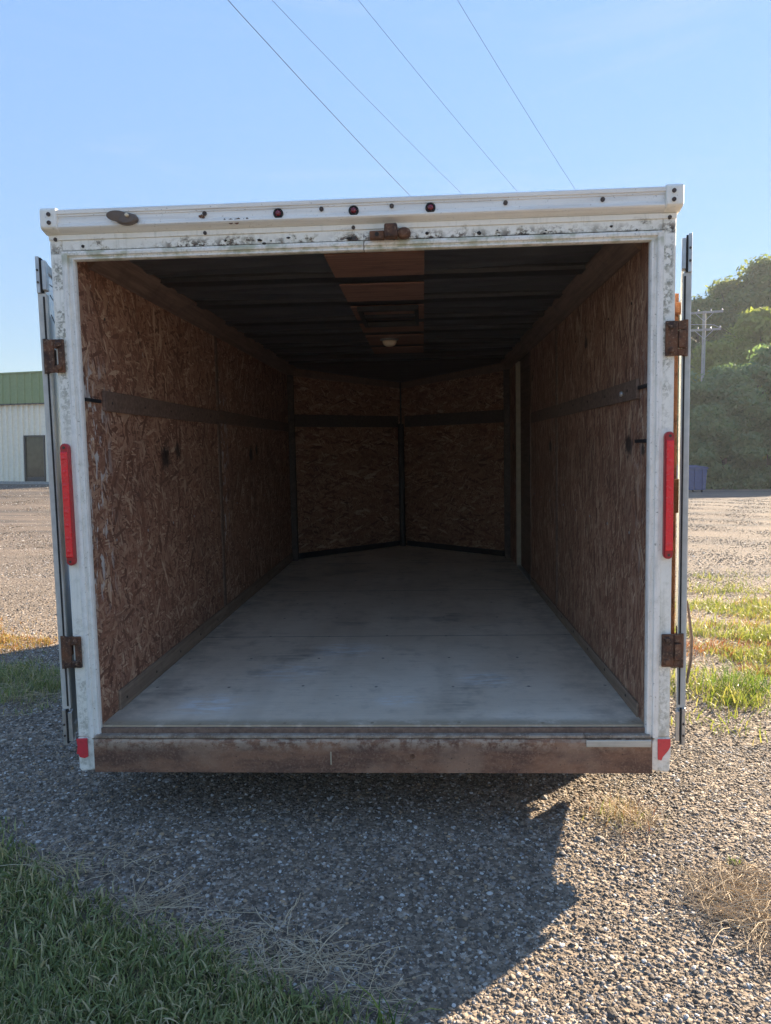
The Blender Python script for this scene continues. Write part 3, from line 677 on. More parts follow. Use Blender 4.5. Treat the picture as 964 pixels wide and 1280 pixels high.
for par, ya, yb in ((nw1, -.016, .0015), (nw2, -.0015, .016)):
    MB().prism([(.0, 1.775), (NL-.01, 1.712), (NL-.01, 1.768), (.0, 1.846)], ya, yb, 1).build('top_trim', 'brown_board', par)
m = MB(); m.add([(-.955, 3.665, 1.853), (.955, 3.665, 1.853), (.955, LC, 1.843), (0, LV, 1.764), (-.955, LC, 1.843), (0, LC, 1.846)], [(0, 1, 2, 5), (0, 5, 4), (2, 3, 5), (3, 4, 5)])
m.build('nose_ceiling', 'roof_skin', trailer)
MB().box(-.04, .04, LV+.035, LV+.10, .02, 1.901).build('nose_cap', 'rail_metal', trailer, .01)
for par, side, xs_list in ((lw1, 1, (.20, .52, .84, 1.16, 1.48)), (lw2, 1, (.35, .75, 1.15, 1.55, 1.95)), (rw1, -1, (.20, .52, .84, 1.16, 1.48)), (rw2, -1, (.25, .55, .85))):
    for x in xs_list:
        for z, dd in ((1.313, .0125), (.80, .0004), (1.62, .0004), (.19, .0096)):
            yy = par_y[par][0] - dd if side > 0 else par_y[par][1] + dd
            MB().lathe([(.0055, 0), (.0055, -.0015), (.003, -.0025), (.0004, -.0025)] if side > 0 else [(.0055, 0), (.0055, .0015), (.003, .0025), (.0004, .0025)], (x+.01*math.sin(37*x+z), yy, z+.006*math.sin(19*x)), 1, 8).build('screw', 'screw_dark' if z != .80 else 'galvanised', par)
# small dark tie hooks at the rear ends of the wall rails
for sgn, z in ((-1, 1.311), (1, 1.311), (1, 1.128)):
    m = MB().box(*sorted((sgn*(WI-.0005), sgn*(WI-.008))), -.005, .115, z-.006, z+.006); m.build('wall_hook', 'black_steel', trailer)
kb = MB().lathe([(.006, 0), (.010, -.006), (.009, -.012), (.0005, -.015)], (0, 0, 0), 0, 14).build('knob', 'galvanised', rw1); kb.location = (.262, .0122, 1.302); kb.rotation_euler = (0, 0, math.radians(-90))
# cove trim between wall and ceiling
for sgn in (-1, 1):
    pf = [(sgn*(WI-.001), 1.772), (sgn*(WI-.012), 1.772), (sgn*(WI-.075), 1.842), (sgn*(WI-.075), 1.8495), (sgn*(WI-.001), 1.8495)]
    MB().prism(pf, .075, LC-.01, 1).build('cove_trim', 'brown_board', trailer)
for sgn in (-1, 1):      # posts in the front corners
    a, b = sorted((sgn*(WI-.002), sgn*(WI-.05))); MB().box(a, b, LC-.075, LC-.012, ZFL+.001, 1.771).build('corner_board', 'dark_board', trailer)
# side door at the front of the right wall
dj = empty('side_door'); dj.parent = trailer
MB().box(.985, 1.005, 2.66, 3.40, .165, 1.785).build('door_panel', 'brown_board', dj)
MB().box(.9505, 1.0195, 2.6435, 2.659, ZFL+.001, 1.797).build('door_jamb', 'brown_board', dj)
MB().box(.9505, 1.0195, 3.401, 3.418, ZFL+.001, 1.797).build('door_jamb', 'beige_paint', dj)
MB().box(.9505, 1.0195, 2.6595, 3.4005, 1.7865, 1.797).build('door_head', 'dark_board', dj)
MB().box(.950, 1.0195, 2.6595, 3.4005, ZFL+.001, .164).build('door_threshold', 'galvanised', dj)
ha = MB().box(.955, .984, 2.70, 2.735, .93, 1.06).build('door_latch', 'black_steel', dj, .004)

# ceiling: roof sheets, bows, plywood in between, vent, dome lamp
ce = MB(); 
for i in range(11):
    pass
n = 60; rings = []
ceil_poly = [(-1.0, .07), (1.0, .07), (1.0, LC), (0, LV), (-1.0, LC)]
ceiling = MB().prism(ceil_poly, 1.888, 1.896, 2).build('ceiling', 'roof_skin', trailer)
bows = [.60, 1.10, 1.62, 2.05, 2.60, 3.05, 3.55]
edges = [.10] + bows
for i, b in enumerate(bows):
    m = MB().prism([(b, 1.850), (b+.008, 1.836), (b+.102, 1.836), (b+.110, 1.850), (b+.110, 1.8875), (b, 1.8875)], -.955, .955, 0)
    m.build('roof_bow', 'black_steel', trailer)
# sagging liner sheets between the bows
for i in range(len(edges)-1):
    y0 = edges[i] + (.112 if i else 0); y1 = edges[i+1]-.002
    g = 14; rings = []
    for j in range(g+1):
        u = j/g; y = y0 + (y1-y0)*u
        rings.append([])
        for k in range(25):
            x = -.95 + 1.9*k/24
            z = 1.858 - .012*math.sin(math.pi*u) + .006*math.sin(x*5+i*2.1+u*4) + .005*math.sin(u*17+i+x*1.5)
            if y > LC - .02: x *= max(.02, 1 - (y-LC)/(LV-LC))
            rings[-1].append((x, y, z))
    sh = MB().loft(rings, cap=False, closed=False).build('ceiling_sheet', 'roof_skin', trailer, smooth=True)
for (y0, y1) in ((.23, .58), (.728, 1.085), (1.222, 1.60), (1.745, 2.03), (2.175, 2.585), (2.725, 3.03)):
    MB().box(-.142, .225, y0+.006, y1+.004, 1.8285, 1.8355).build('ceiling_board', 'plywood', trailer, .001)
vt = MB(); x0, x1, y0, y1 = -.108, .198, 1.205, 1.715
vt.box(x0, x1, y0, y0+.05, 1.806, 1.828); vt.box(x0, x1, y1-.05, y1, 1.806, 1.828); vt.box(x0, x0+.022, y0+.0505, y1-.0505, 1.806, 1.828); vt.box(x1-.022, x1, y0+.0505, y1-.0505, 1.806, 1.828)
vt = vt.build('roof_vent', 'black_steel', trailer, .002)
MB().box(x0+.0225, x1-.0225, 1.43, 1.50, 1.812, 1.826).build('vent_bar', 'black_steel', vt)
dl = MB().lathe([(.058, 0), (.060, -.008), (.050, -.012), (.0005, -.012)], (.004, 2.31, 1.8282), 2, 24, 1.0, .8).build('dome_lamp', 'galvanised', trailer)
MB().lathe([(.046, -.0125), (.045, -.026), (.036, -.040), (.019, -.048), (.0005, -.050)], (.004, 2.31, 1.8282), 2, 24, 1.0, .8).build('lamp_cover', 'lamp_cream', dl, smooth=True)
# dark post in the nose
npost = MB().cyl((-.005, LV-.10, .76), .030, 1.20, 2, 16).build('nose_post', 'black_steel', trailer, smooth=False)
MB().box(-.012, .004, LV-.05, LV-.03, 1.36, 1.80).build('nose_seam', 'black_steel', trailer)

# rear doors, swung right round beside the body; local +x runs from hinge to free edge, y- = outer face when closed (now toward the body)
def rear_door(sgn, out_ang, lock):
    L, TH = .965, .040
    d = empty('rear_door'); d.parent = trailer
    d.location = (sgn*1.068, -.036, 0)
    # local x axis -> forward and outward; local y axis -> away from the body
    ex = Vector((sgn*math.sin(out_ang), math.cos(out_ang), 0)); ey = Vector((sgn*math.cos(out_ang), -math.sin(out_ang), 0)); ez = Vector((0, 0, 1))
    sg = 1
    d.matrix_local = Matrix(((ex.x, ey.x, 0, d.location.x), (ex.y, ey.y, 0, d.location.y), (0, 0, 1, 0), (0, 0, 0, 1)))
    z0, z1 = .115, 1.775
    MB().box(.018, L-.018, -.008, .008, z0+.03, z1-.03).build('door_skin', 'white_skin', d)
    MB().box(.019, L-.019, .0085, .0115, z0+.031, z1-.031).build('inner_board', 'door_inner', d)
    m = MB(); m.prism([(0, -.011), (.003, -.0135), (.036, -.0135), (.036, -.0085), (.018, -.0082), (.018, .0117), (.036, .012), (.036, .014), (.003, .014), (0, .0115)], z0+.11, z1-.11, 2)
    ef = m.build('edge_frame', 'door_edge', d)
    m = MB(); m.prism([(L, -.011), (L-.003, -.0135), (L-.036, -.0135), (L-.036, -.0085), (L-.018, -.0082), (L-.018, .0117), (L-.036, .012), (L-.036, .014), (L-.003, .014), (L, .0115)], z0, z1, 2); m.build('edge_frame', 'door_edge', d)
    for za, zb in ((z0, z0+.03), (z1-.03, z1)): MB().box(.0365, L-.0365, -.0135, .014, za, zb).build('edge_frame', 'door_edge', d, .002)
    for za, zb in ((z0-.02, z0+.109), (z1-.109, z1+.012)):
        m = MB().box(-.004, .036, -.0165, -.004, za+.012, zb-.012).box(-.006, .030, .003, .0145, za, zb); ep = m.build('end_plate', 'galvanised', d, .0015)
        for q in (.035, .075): MB().cyl((-.0075, .009, za+q), .004, .004, 0, 8).build('screw', 'screw_dark', ep)
        MB().box(-.003, .028, -.0035, .0025, za+.004, zb-.004).build('gasket', 'black_rubber', ep)
    MB().box(-.003, .0, -.0085, -.003, z0+.12, z1-.12).build('door_seal', 'black_rubber', d)
    for z in (1.458, .43):
        MB().box(.006, .20, -.0185, -.0137, z-.03, z+.03).build('hinge_strap', 'rust', d, .002)
    if lock:
        pz = [(.40, -.034, .30), (.40, -.034, 1.675)]
        lb = MB().tube(pz, .0125, 10).build('lock_bar', 'orange_rust', d, smooth=True)
        MB().cyl((.40, -.034, 1.555), .0145, .035, 2, 12).build('bar_collar', 'pale_wood', lb)
        for z in (1.62, .955, .36): MB().box(.375, .425, -.0485, -.0137, z-.02, z+.02).build('bar_bracket', 'orange_rust', lb, .004)
        MB().box(.30, .372, -.058, -.0137, .86, .985).build('latch_hasp', 'orange_rust', lb, .004)
        MB().tube([(.36, -.052, .90), (.34, -.058, .80), (.33, -.058, .74)], .011, 8).build('latch_handle', 'orange_rust', lb)
        MB().box(.325, .335, -.070, -.044, .62, .80).build('latch_plate', 'galvanised', lb, .002)
        # loop of strap over the edge and its rubber stop
        pts = [(.16, .018, .56), (.14, .026, .50), (.10, .033, .44), (.06, .030, .38), (.03, .022, .335), (.004, .018, .31)]
        MB().tube(pts, [.003, .005, .006, .006, .005, .003], 8).build('tie_strap', 'strap', d)
        MB().lathe([(.026, 0), (.028, -.012), (.018, -.024), (.0005, -.027)], (.05, -.0138, .43), 1, 14).build('door_stop', 'black_rubber', d)
        MB().lathe([(.014, 0), (.017, -.012), (.010, -.024), (.0005, -.026)], (.05, -.0138, .36), 1, 12).build('knob', 'pale_wood', d)
    else:
        for k, (z, dz) in enumerate(((1.70, .10), (1.665, .02), (1.60, -.05))):
            MB().tube([(.02, -.021, z), (.03, -.034, z-.03+dz*.2), (.05, -.046, z-.05), (.06, -.030, z-.02+dz*.4)], .0016, 5).build('loose_wire', 'wire', d)
        MB().tube([(.30, -.062, .30), (.30, -.062, 1.64)], .0135, 10).build('lock_bar', 'galvanised', d, smooth=True)
    return d
rear_door(-1, R(15.0), False); rear_door(1, R(18.4), True)

# ------------------------------------------------------------------ metal building at the left
A = Vector((-27.0, 36.2)); B = Vector((-11.0, 31.3)); ang = math.atan2(B.y-A.y, B.x-A.x); BL = (B-A).length
bld = empty('metal_building', (A.x, A.y, .55), ang)
tag(bld, 'pale ribbed metal building with green upper band beyond the gravel lot', 'building')
def ribbed(x0, x1, z0, z1, y, pitch=.30, d=.085):
    m = MB(); pts = []; x = x0
    while x < x1-.001:
        e = min(x1, x+pitch); pts += [(x, y), (x+pitch*.62, y), (x+pitch*.70, y-d), (x+pitch*.92, y-d)] if e-x > pitch*.95 else [(x, y)]; x += pitch
    pts.append((x1, y)); pts = [(min(p[0], x1), p[1]) for p in pts]
    lo = [(p[0], p[1], z0) for p in pts]; hi = [(p[0], p[1], z1) for p in pts]
    m.add(lo+hi, [(i, i+1, len(pts)+i+1, len(pts)+i) for i in range(len(pts)-1)])
    return m
DX0 = 11.45; DX1 = 12.45
MB().box(.02, BL-.02, .05, 14, .0, 4.85).build('wall', 'siding', bld)
for x0, x1, z0 in ((0, DX0-.06, .12), (DX1+.06, BL, .12), (DX0-.06, DX1+.06, 2.17)): ribbed(x0, x1, z0, 3.55, .0).build('siding', 'siding', bld)
ribbed(0, BL, 3.58, 4.90, -.10, .40, .045).build('fascia', 'green_siding', bld)
MB().box(-.02, BL+.02, -.16, .045, 3.53, 3.578).build('fascia_trim', 'door_frame_dark', bld)
MB().box(-.02, BL+.02, -.16, .05, 4.902, 4.96).build('fascia_cap', 'green_siding', bld)
MB().box(-.05, BL+.05, -.06, .04, -.3, .115).build('footing', 'concrete', bld)
MB().box(0, BL, .06, 14, 4.862, 4.90).build('roof', 'roof_sheet', bld)
dr = MB().box(DX0-.055, DX0, -.06, .045, .12, 2.165).box(DX1, DX1+.055, -.06, .045, .12, 2.165).box(DX0+.001, DX1-.001, -.06, .045, 2.10, 2.165).build('door', 'door_frame_dark', bld)
MB().box(DX0+.001, DX1-.001, .0, .03, .32, 2.099).build('pane', 'door_glass', dr); MB().box(DX0+.001, DX1-.001, -.005, .032, .121, .319).build('kick_plate', 'door_frame_dark', dr)

# ------------------------------------------------------------------ trees on the hill
def leaf_mesh(name, height, width, nclump, nleaf, size, seed, mat, low=.12):
    rg = np.random.default_rng(seed); C = []
    for k in range(nclump):
        u = rg.uniform(low, 1.0); prof = math.sin(math.pi*min(1, (u*.9+.16)))**.65
        a = rg.uniform(0, 6.283); rr = width*.5*prof*rg.uniform(.55, 1.0)
        C.append((rr*math.cos(a), rr*math.sin(a), height*u, width*rg.uniform(.09, .19)))
    vs = []; fs = []
    for (cx, cy, cz, cr) in C:
        d = rg.normal(size=(nleaf, 3)); d /= np.linalg.norm(d, axis=1)[:, None]
        p = np.array([cx, cy, cz]) + d*cr*rg.uniform(.45, 1.12, (nleaf, 1))*np.array([1.3, 1.3, .55])
        nrm = d*.7 + rg.normal(size=(nleaf, 3))*.55 + np.array([0, 0, .35]); nrm /= np.linalg.norm(nrm, axis=1)[:, None]
        t = np.cross(nrm, rg.normal(size=(nleaf, 3))); t /= np.linalg.norm(t, axis=1)[:, None]; b = np.cross(nrm, t)
        s = size*rg.uniform(.6, 1.35, (nleaf, 1)); o = len(vs)
        q = np.stack([p - t*s, p + b*s*.5 - t*s*.1, p + t*s, p - b*s*.5 + t*s*.05], 1).reshape(-1, 3)
        vs += q.tolist(); fs += [(o+4*i, o+4*i+1, o+4*i+2, o+4*i+3) for i in range(nleaf)]
    me = bpy.data.meshes.new(name); me.from_pydata(vs, [], fs); me.materials.append(MATS[mat]); return me
def trunk_mesh(height, seed):
    rg = random.Random(seed); m = MB()
    m.tube([(0, 0, -.3), (.05, 0, height*.25), (-.1, .08, height*.55), (.05, 0, height*.92)], [.24, .19, .13, .03], 8)
    for k in range(7):
        z = height*(.25+.09*k); a = rg.uniform(0, 6.28); l = height*.22
        m.tube([(0, 0, z), (l*.5*math.cos(a), l*.5*math.sin(a), z+l*.28), (l*math.cos(a), l*math.sin(a), z+l*.62)], [.08, .05, .015], 6)
    me = bpy.data.meshes.new('trunk'); me.from_pydata([tuple(v) for v in m.v], [], m.f); me.materials.append(MATS['bark']); return me
K = {'front': (leaf_mesh('crown', 9, 7.0, 72, 300, .19, 1, 'leaf_front', .04), trunk_mesh(9, 1)),
     'front2': (leaf_mesh('crown', 9, 7.4, 72, 300, .19, 5, 'leaf_front', .04), trunk_mesh(9, 4)),
     'top': (leaf_mesh('crown', 11, 7.6, 66, 280, .21, 2, 'leaf_sunlit', .15), trunk_mesh(11, 2)),
     'hill': (leaf_mesh('crown', 12, 8.5, 66, 280, .23, 3, 'leaf_hill', .2), trunk_mesh(12, 3))}
def tree(kind, px, Yd, z, sc, rz, label):
    x = (px-482)/916.8*Yd
    t = empty('tree', (x, Yd, z), rz); t.scale = (sc, sc, sc)
    tag(t, label, 'tree', 'trees on the hillside beyond the gravel lot')
    for nm, me in zip(('crown', 'trunk'), K[kind]):
        o = bpy.data.objects.new(nm, me); COL.objects.link(o); o.parent = t
def hz(px, Yd): return float(hill_z((px-482)/916.8*Yd, Yd))
TREES = [
 ('front', 842, 46.0, -.1, .80, .3, 'dark leafy tree behind the blue container, left end of the front row'),
 ('front2', 905, 46.5, -.1, .84, 1.7, 'dense dark green tree at the lot edge right of the blue container'),
 ('front', 962, 47.0, -.1, .98, 3.1, 'tall dark tree with drooping boughs at the right edge of the lot'),
 ('front2', 1030, 46.0, -.1, 1.0, 4.4, 'dark tree at the lot edge just beyond the right border'),
 ('top', 845, 56, hz(845, 56)-1, .78, .9, 'tree whose crown peeks out between trailer post and open door'),
 ('top', 890, 54, hz(890, 54)-.5, .94, 2.2, 'sunlit yellow-green tree directly behind the utility pole'),
 ('top', 945, 55, hz(945, 55)-.3, 1.12, 5.0, 'bright sunlit tree right of the utility pole, middle of the slope'),
 ('top', 1010, 57, hz(1010, 57)-.8, 1.0, .2, 'sunlit tree on the middle slope past the right border'),
 ('hill', 868, 70, hz(868, 70)-.6, .92, 1.2, 'tree on the skyline with a thin wispy top beside the open door'),
 ('hill', 905, 72, hz(905, 72)-.6, .99, 3.9, 'rounded tree on the skyline above the utility pole'),
 ('hill', 950, 70, hz(950, 70)-.4, 1.14, 2.7, 'highest tree on the hilltop at the upper right'),
 ('hill', 1005, 72, hz(1005, 72)-.4, 1.2, .8, 'hilltop tree past the right border of the view'),
]
for a_ in TREES: tree(*a_)

# utility pole
PY = 50.5
PX = (875-482)/916.8*PY
pole = empty('utility_pole', (PX, PY, 0), R(-20))
tag(pole, 'grey wooden utility pole with two crossarms rising from the trees', 'utility pole')
PT = EYE + (585-392)/916.8*PY
MB().tube([(0, 0, -.3), (0, 0, PT)], [.16, .11], 12).build('pole', 'pole_wood', pole)
for z, hw_ in ((PT-.12, 1.15), (PT-1.28, 1.05)):
    ca = MB().box(-hw_, hw_, -.20, -.115, z-.07, z+.07).build('crossarm', 'pole_wood', pole)
    for x in (-hw_+.06, -.4, .4, hw_-.06): MB().lathe([(.045, 0), (.055, .05), (.03, .09), (.045, .13), (.001, .16)], (x, -.16, z+.071), 2, 10).build('insulator', 'insulator', ca)
    for sg in (-1, 1): MB().tube([(sg*.55, -.16, z-.07), (0, -.13, z-.60)], .02, 6).build('brace', 'galvanised', ca)
MB().tube([(.98, -.17, PT-1.2), (.6, -.2, PT-1.0), (.2, -.2, PT-.95), (-.9, -.2, PT-.88)], .02, 6).build('jumper_cable', 'insulator', pole)

# overhead lines: each passes above the trailer and runs on behind the tree line
def pix_ray(u, v):
    d = Vector(((u-482)/916.8, 1, -(v-640)/916.8)); c, s = math.cos(PITCH), math.sin(PITCH)
    return Vector((d.x, c*d.y - s*d.z, s*d.y + c*d.z))
WL = [((285, 0), (515, 247), 'thin overhead wire, leftmost of the four above the trailer'), ((340, 0), (580, 245), 'thin overhead wire, second from the left above the trailer'),
      ((448, 0), (650, 243), 'thin overhead wire, third from the left above the trailer'), ((572, 0), (720, 238), 'thin overhead wire, rightmost of the four above the trailer')]
for k, (pa, pb, lab) in enumerate(WL):
    ra, rb = pix_ray(*pa), pix_ray(*pb)
    H = 7.6 + .15*k
    a = Vector((0, 0, EYE)) + ra*(H/ra.z); b = Vector((0, 0, EYE)) + rb*((H-.55)/rb.z)
    dxy = Vector((b.x-a.x, b.y-a.y, 0)); L = dxy.length; dxy /= L
    pts = []
    for i in range(41):
        s_ = -40 + 85*i/40
        # parabola through a (s=0) and b (s=L), lowest beyond the trailer
        sl_ = (b.z-a.z)/L; c2 = .0022
        z = a.z + sl_*s_ + c2*s_*(s_-L)
        pts.append((a.x+dxy.x*s_, a.y+dxy.y*s_, z))
    o = MB().tube(pts, .0062 if k in (0,) else .0037, 5).build('power_line', 'wire')
    tag(o, lab, 'power line', 'overhead wires crossing the sky')

# blue container before the trees
bx_, by_ = (861-482)/916.8*39, 39.0
bc = empty('waste_container', (bx_, by_, 0), R(10)); tag(bc, 'blue steel container at the edge of the lot before the trees', 'container')
MB().prism([(-.62, .12), (.62, .12), (.70, 1.22), (-.70, 1.22)], -.55, .55, 1).build('body', 'blue_steel', bc, .02)
MB().box(-.74, .74, -.59, .59, 1.222, 1.275).build('rim', 'blue_steel', bc, .01)
for x0, x1 in ((-.72, -.01), (.01, .72)): MB().prism([(-.58, 1.277), (.58, 1.277), (.58, 1.42), (-.58, 1.33)], x0, x1, 0).build('lid', 'blue_lid', bc, .015)
for x in (-.45, 0, .45): MB().box(x-.04, x+.04, -.60, -.552, .2, 1.2).build('rib', 'blue_steel', bc)
for x in (-.5, .5):
    for y in (-.4, .4): MB().cyl((x, y, .06), .06, .05, 0, 12).build('caster', 'black_rubber', bc)

# ------------------------------------------------------------------ scattered ground cover
def scatter(name, pts, rots, scls, protos, mat, label=None):
    col = bpy.data.collections.new(name + '_protos')
    for me in protos:
        if not me.materials: me.materials.append(MATS[mat])
        col.objects.link(bpy.data.objects.new(name + '_proto', me))
    me = bpy.data.meshes.new(name); me.vertices.add(len(pts)); me.vertices.foreach_set('co', np.asarray(pts, 'f').ravel())
    a = me.attributes.new('rot', 'FLOAT_VECTOR', 'POINT'); a.data.foreach_set('vector', np.asarray(rots, 'f').ravel())
    a = me.attributes.new('scl', 'FLOAT_VECTOR', 'POINT'); a.data.foreach_set('vector', np.asarray(scls, 'f').ravel())
    o = bpy.data.objects.new(name, me); COL.objects.link(o); me.materials.append(MATS[mat])
    ng = bpy.data.node_groups.new(name, 'GeometryNodeTree')
    ng.interface.new_socket('Geometry', in_out='INPUT', socket_type='NodeSocketGeometry')
    ng.interface.new_socket('Geometry', in_out='OUTPUT', socket_type='NodeSocketGeometry')
    gi = ng.nodes.new('NodeGroupInput'); go = ng.nodes.new('NodeGroupOutput')
    ci = ng.nodes.new('GeometryNodeCollectionInfo'); ci.inputs['Collection'].default_value = col
    ci.inputs['Separate Children'].default_value = True; ci.inputs['Reset Children'].default_value = True
    ip = ng.nodes.new('GeometryNodeInstanceOnPoints'); ip.inputs['Pick Instance'].default_value = True
    rv = ng.nodes.new('FunctionNodeRandomValue'); rv.data_type = 'INT'
    [s for s in rv.inputs if s.name == 'Min' and s.type == 'INT'][0].default_value = 0
    [s for s in rv.inputs if s.name == 'Max' and s.type == 'INT'][0].default_value = len(protos)-1
    def attr(nm):
        n = ng.nodes.new('GeometryNodeInputNamedAttribute'); n.data_type = 'FLOAT_VECTOR'; n.inputs['Name'].default_value = nm
        return [q for q in n.outputs if q.name == 'Attribute' and q.enabled][0]
    er = ng.nodes.new('FunctionNodeEulerToRotation')
    L = ng.links.new
    L(gi.outputs[0], ip.inputs['Points']); L(ci.outputs[0], ip.inputs['Instance'])
    L([s for s in rv.outputs if s.type == 'INT'][0], ip.inputs['Instance Index'])
    L(attr('rot'), er.inputs[0]); L(er.outputs[0], ip.inputs['Rotation']); L(attr('scl'), ip.inputs['Scale'])
    L(ip.outputs[0], go.inputs[0])
    md = o.modifiers.new('scatter', 'NODES'); md.node_group = ng
    tag(o, label, kind='stuff'); return o

def in_poly(px, py, poly):
    px = np.asarray(px); py = np.asarray(py); ins = np.zeros(len(px), bool); n = len(poly)
    for i in range(n):
        x0, y0 = poly[i]; x1, y1 = poly[(i+1) % n]
        c = ((y0 > py) != (y1 > py)) & (px < (x1-x0)*(py-y0)/(y1-y0+1e-12)+x0); ins ^= c
    return ins
def vnoise(x, y, s, seed=0):
    return np.array([mnoise.noise(Vector((a*s, b*s, seed*7.3))) for a, b in zip(x, y)])

# stones
def stone_mesh(seed):
    rg = random.Random(seed); bm = bmesh.new(); bmesh.ops.create_icosphere(bm, subdivisions=2, radius=1)
    ax = (rg.uniform(.8, 1.3), rg.uniform(.6, 1.0), rg.uniform(.38, .66)); off = Vector((seed*3.1, 0, 0))
    for v in bm.verts:
        k = 1 + .32*mnoise.noise(v.co*1.1+off) + .12*mnoise.noise(v.co*2.7+off)
        v.co = Vector((v.co.x*ax[0]*k, v.co.y*ax[1]*k, v.co.z*ax[2]*k))
    me = bpy.data.meshes.new('stone'); bm.to_mesh(me); bm.free()
    if seed % 2 == 0: me.polygons.foreach_set('use_smooth', [True]*len(me.polygons))
    return me
SP = [stone_mesh(i) for i in range(1, 10)]
def stones(n, x0, x1, y0, y1, r0, r1, wedge=True):
    x = RNG.uniform(x0, x1, n); y = RNG.uniform(y0, y1, n)
    if wedge: k = np.abs(x) < y*.60+.35; x, y = x[k], y[k]
    k = ~in_poly(x, y, poly); x, y = x[k], y[k]
    r = r0*(r1/r0)**(RNG.random(len(x))**2.2)
    z = ground_z(x, y) + r*RNG.uniform(-.10, .25, len(x))
    return np.c_[x, y, z], r
parts_ = [stones(135000, -1.9, 2.0, 1.35, 3.3, .0018, .0080), stones(85000, -3.0, 3.2, 3.2, 5.2, .0027, .0090), stones(42000, -5.5, 6.0, 5.2, 9, .0045, .012), stones(420, -2, 2.2, 1.4, 4.5, .008, .0135), stones(90, -2, 2.2, 1.45, 5, .012, .021)]
def lot_stones(n):       # coarser stones lying loose on the open lot either side of the trailer
    y = 8.5 + 22*RNG.random(n)**1.5; x = np.sign(RNG.random(n)-.5)*y*RNG.uniform(.36, .66, n); r = .007*(2.6**(RNG.random(n)**2)) * (.7+y/40)
    k = vnoise(x, y*4, .12, 21) > -.30 - .5*RNG.random(n); x, y, r = x[k], y[k], r[k]
    return np.c_[x, y, ground_z(x, y)-r*.1], r
parts_.append(lot_stones(52000))
P = np.concatenate([a for a, b in parts_]); r = np.concatenate([b for a, b in parts_])
rot = np.c_[RNG.normal(0, .35, len(P)), RNG.normal(0, .35, len(P)), RNG.uniform(0, 6.283, len(P))]
scatter('gravel_stones', P, rot, np.c_[r, r, r], SP, 'stone')

# grass protos
def tuft_mesh(seed, nb, h, w, spread, lean, segs=3, droop=.6):
    rg = random.Random(seed); m = MB()
    for k in range(nb):
        a = rg.uniform(0, 6.283); bx = rg.gauss(0, spread); by = rg.gauss(0, spread); L = h*rg.uniform(.5, 1.15); ln = lean*rg.uniform(.25, 1.3)
        tw = a + math.pi/2 + rg.uniform(-.5, .5); ww = w*rg.uniform(.6, 1.2); px = Vector((bx, by, -.003)); th = rg.uniform(.0, .35)*lean
        vs = []; 
        for s_ in range(segs+1):
            f = s_/segs; hw_ = ww*.5*(1-f**1.6) + .0002
            sd = Vector((math.cos(tw), math.sin(tw), 0))*hw_
            vs += [px - sd, px + sd]
            th2 = th + ln*f*droop*2
            px = px + Vector((math.cos(a)*math.sin(th2), math.sin(a)*math.sin(th2), math.cos(th2)))*(L/segs)
        m.add(vs, [(2*i, 2*i+1, 2*i+3, 2*i+2) for i in range(segs)])
    me = bpy.data.meshes.new('tuft'); me.from_pydata([tuple(v) for v in m.v], [], m.f); return me
def rnd_rot(n, tilt=.2): return np.c_[RNG.normal(0, tilt, n), RNG.normal(0, tilt, n), RNG.uniform(0, 6.283, n)]

# the mown lawn at the lower left
n = 9500; x = RNG.uniform(-2.6, .03, n); y = RNG.uniform(1.25, 3.1, n)
k = in_poly(x + RNG.normal(0, .045, n), y + RNG.normal(0, .04, n), poly); x, y = x[k], y[k]
n2 = 3200; xb = RNG.uniform(-5.5, -.1, n2); yb = RNG.uniform(-.8, 3.6, n2); k = in_poly(xb, yb, poly); x, y = np.r_[x, xb[k]], np.r_[y, yb[k]]
s = RNG.uniform(.75, 1.3, len(x))
scatter('lawn_grass', np.c_[x, y, ground_z(x, y)+.006], rnd_rot(len(x)), np.c_[s, s, s], [tuft_mesh(20+i, 14, .042, .0040, .024, 1.1) for i in range(5)] + [tuft_mesh(30+i, 11, .052, .0058, .030, 1.9, 4) for i in range(4)] + [tuft_mesh(36+i, 10, .028, .010, .02, 1.6) for i in range(2)], 'lawn_blade')
# yellow-green grass patches in the sun at the right
def patch(cx, cy, rx, ry, n, thr, seed):
    x = RNG.normal(cx, rx, n); y = RNG.normal(cy, ry, n); v = vnoise(x, y, 2.2, seed); k = v > thr; return x[k], y[k]
xs_, ys_ = [], []
for (cx, cy, rx, ry, n, thr) in ((3.6, 6.2, .9, .75, 1500, .0), (2.6, 5.3, .6, .5, 700, .08), (4.4, 7.6, 1.3, .5, 500, .1), (1.9, 3.95, .12, .1, 60, -.5), (1.62, 3.95, .15, .25, 90, -.1), (3.0, 4.7, .7, .5, 700, .1)):
    a, b = patch(cx, cy, rx, ry, n, thr, 3); xs_.append(a); ys_.append(b)
x, y = np.concatenate(xs_), np.concatenate(ys_); k = x > 1.45; x, y = x[k], y[k]; s = RNG.uniform(.6, 1.5, len(x))
scatter('sunlit_grass', np.c_[x, y, ground_z(x, y)], rnd_rot(len(x), .25), np.c_[s, s, s], [tuft_mesh(40+i, 16, .070, .0046, .06, 1.5) for i in range(8)], 'yellow_blade')
a, b = patch(3.2, 5.7, 1.1, .95, 900, .0, 13); k = a > 1.5; a, b = a[k], b[k]; s = RNG.uniform(.5, 1.1, len(a))
scatter('dry_grass', np.c_[a, b, ground_z(a, b)], rnd_rot(len(a), .3), np.c_[s, s, s], [tuft_mesh(90+i, 14, .075, .0034, .06, 1.8) for i in range(5)], 'orange_weed')
xs_, ys_ = [], []
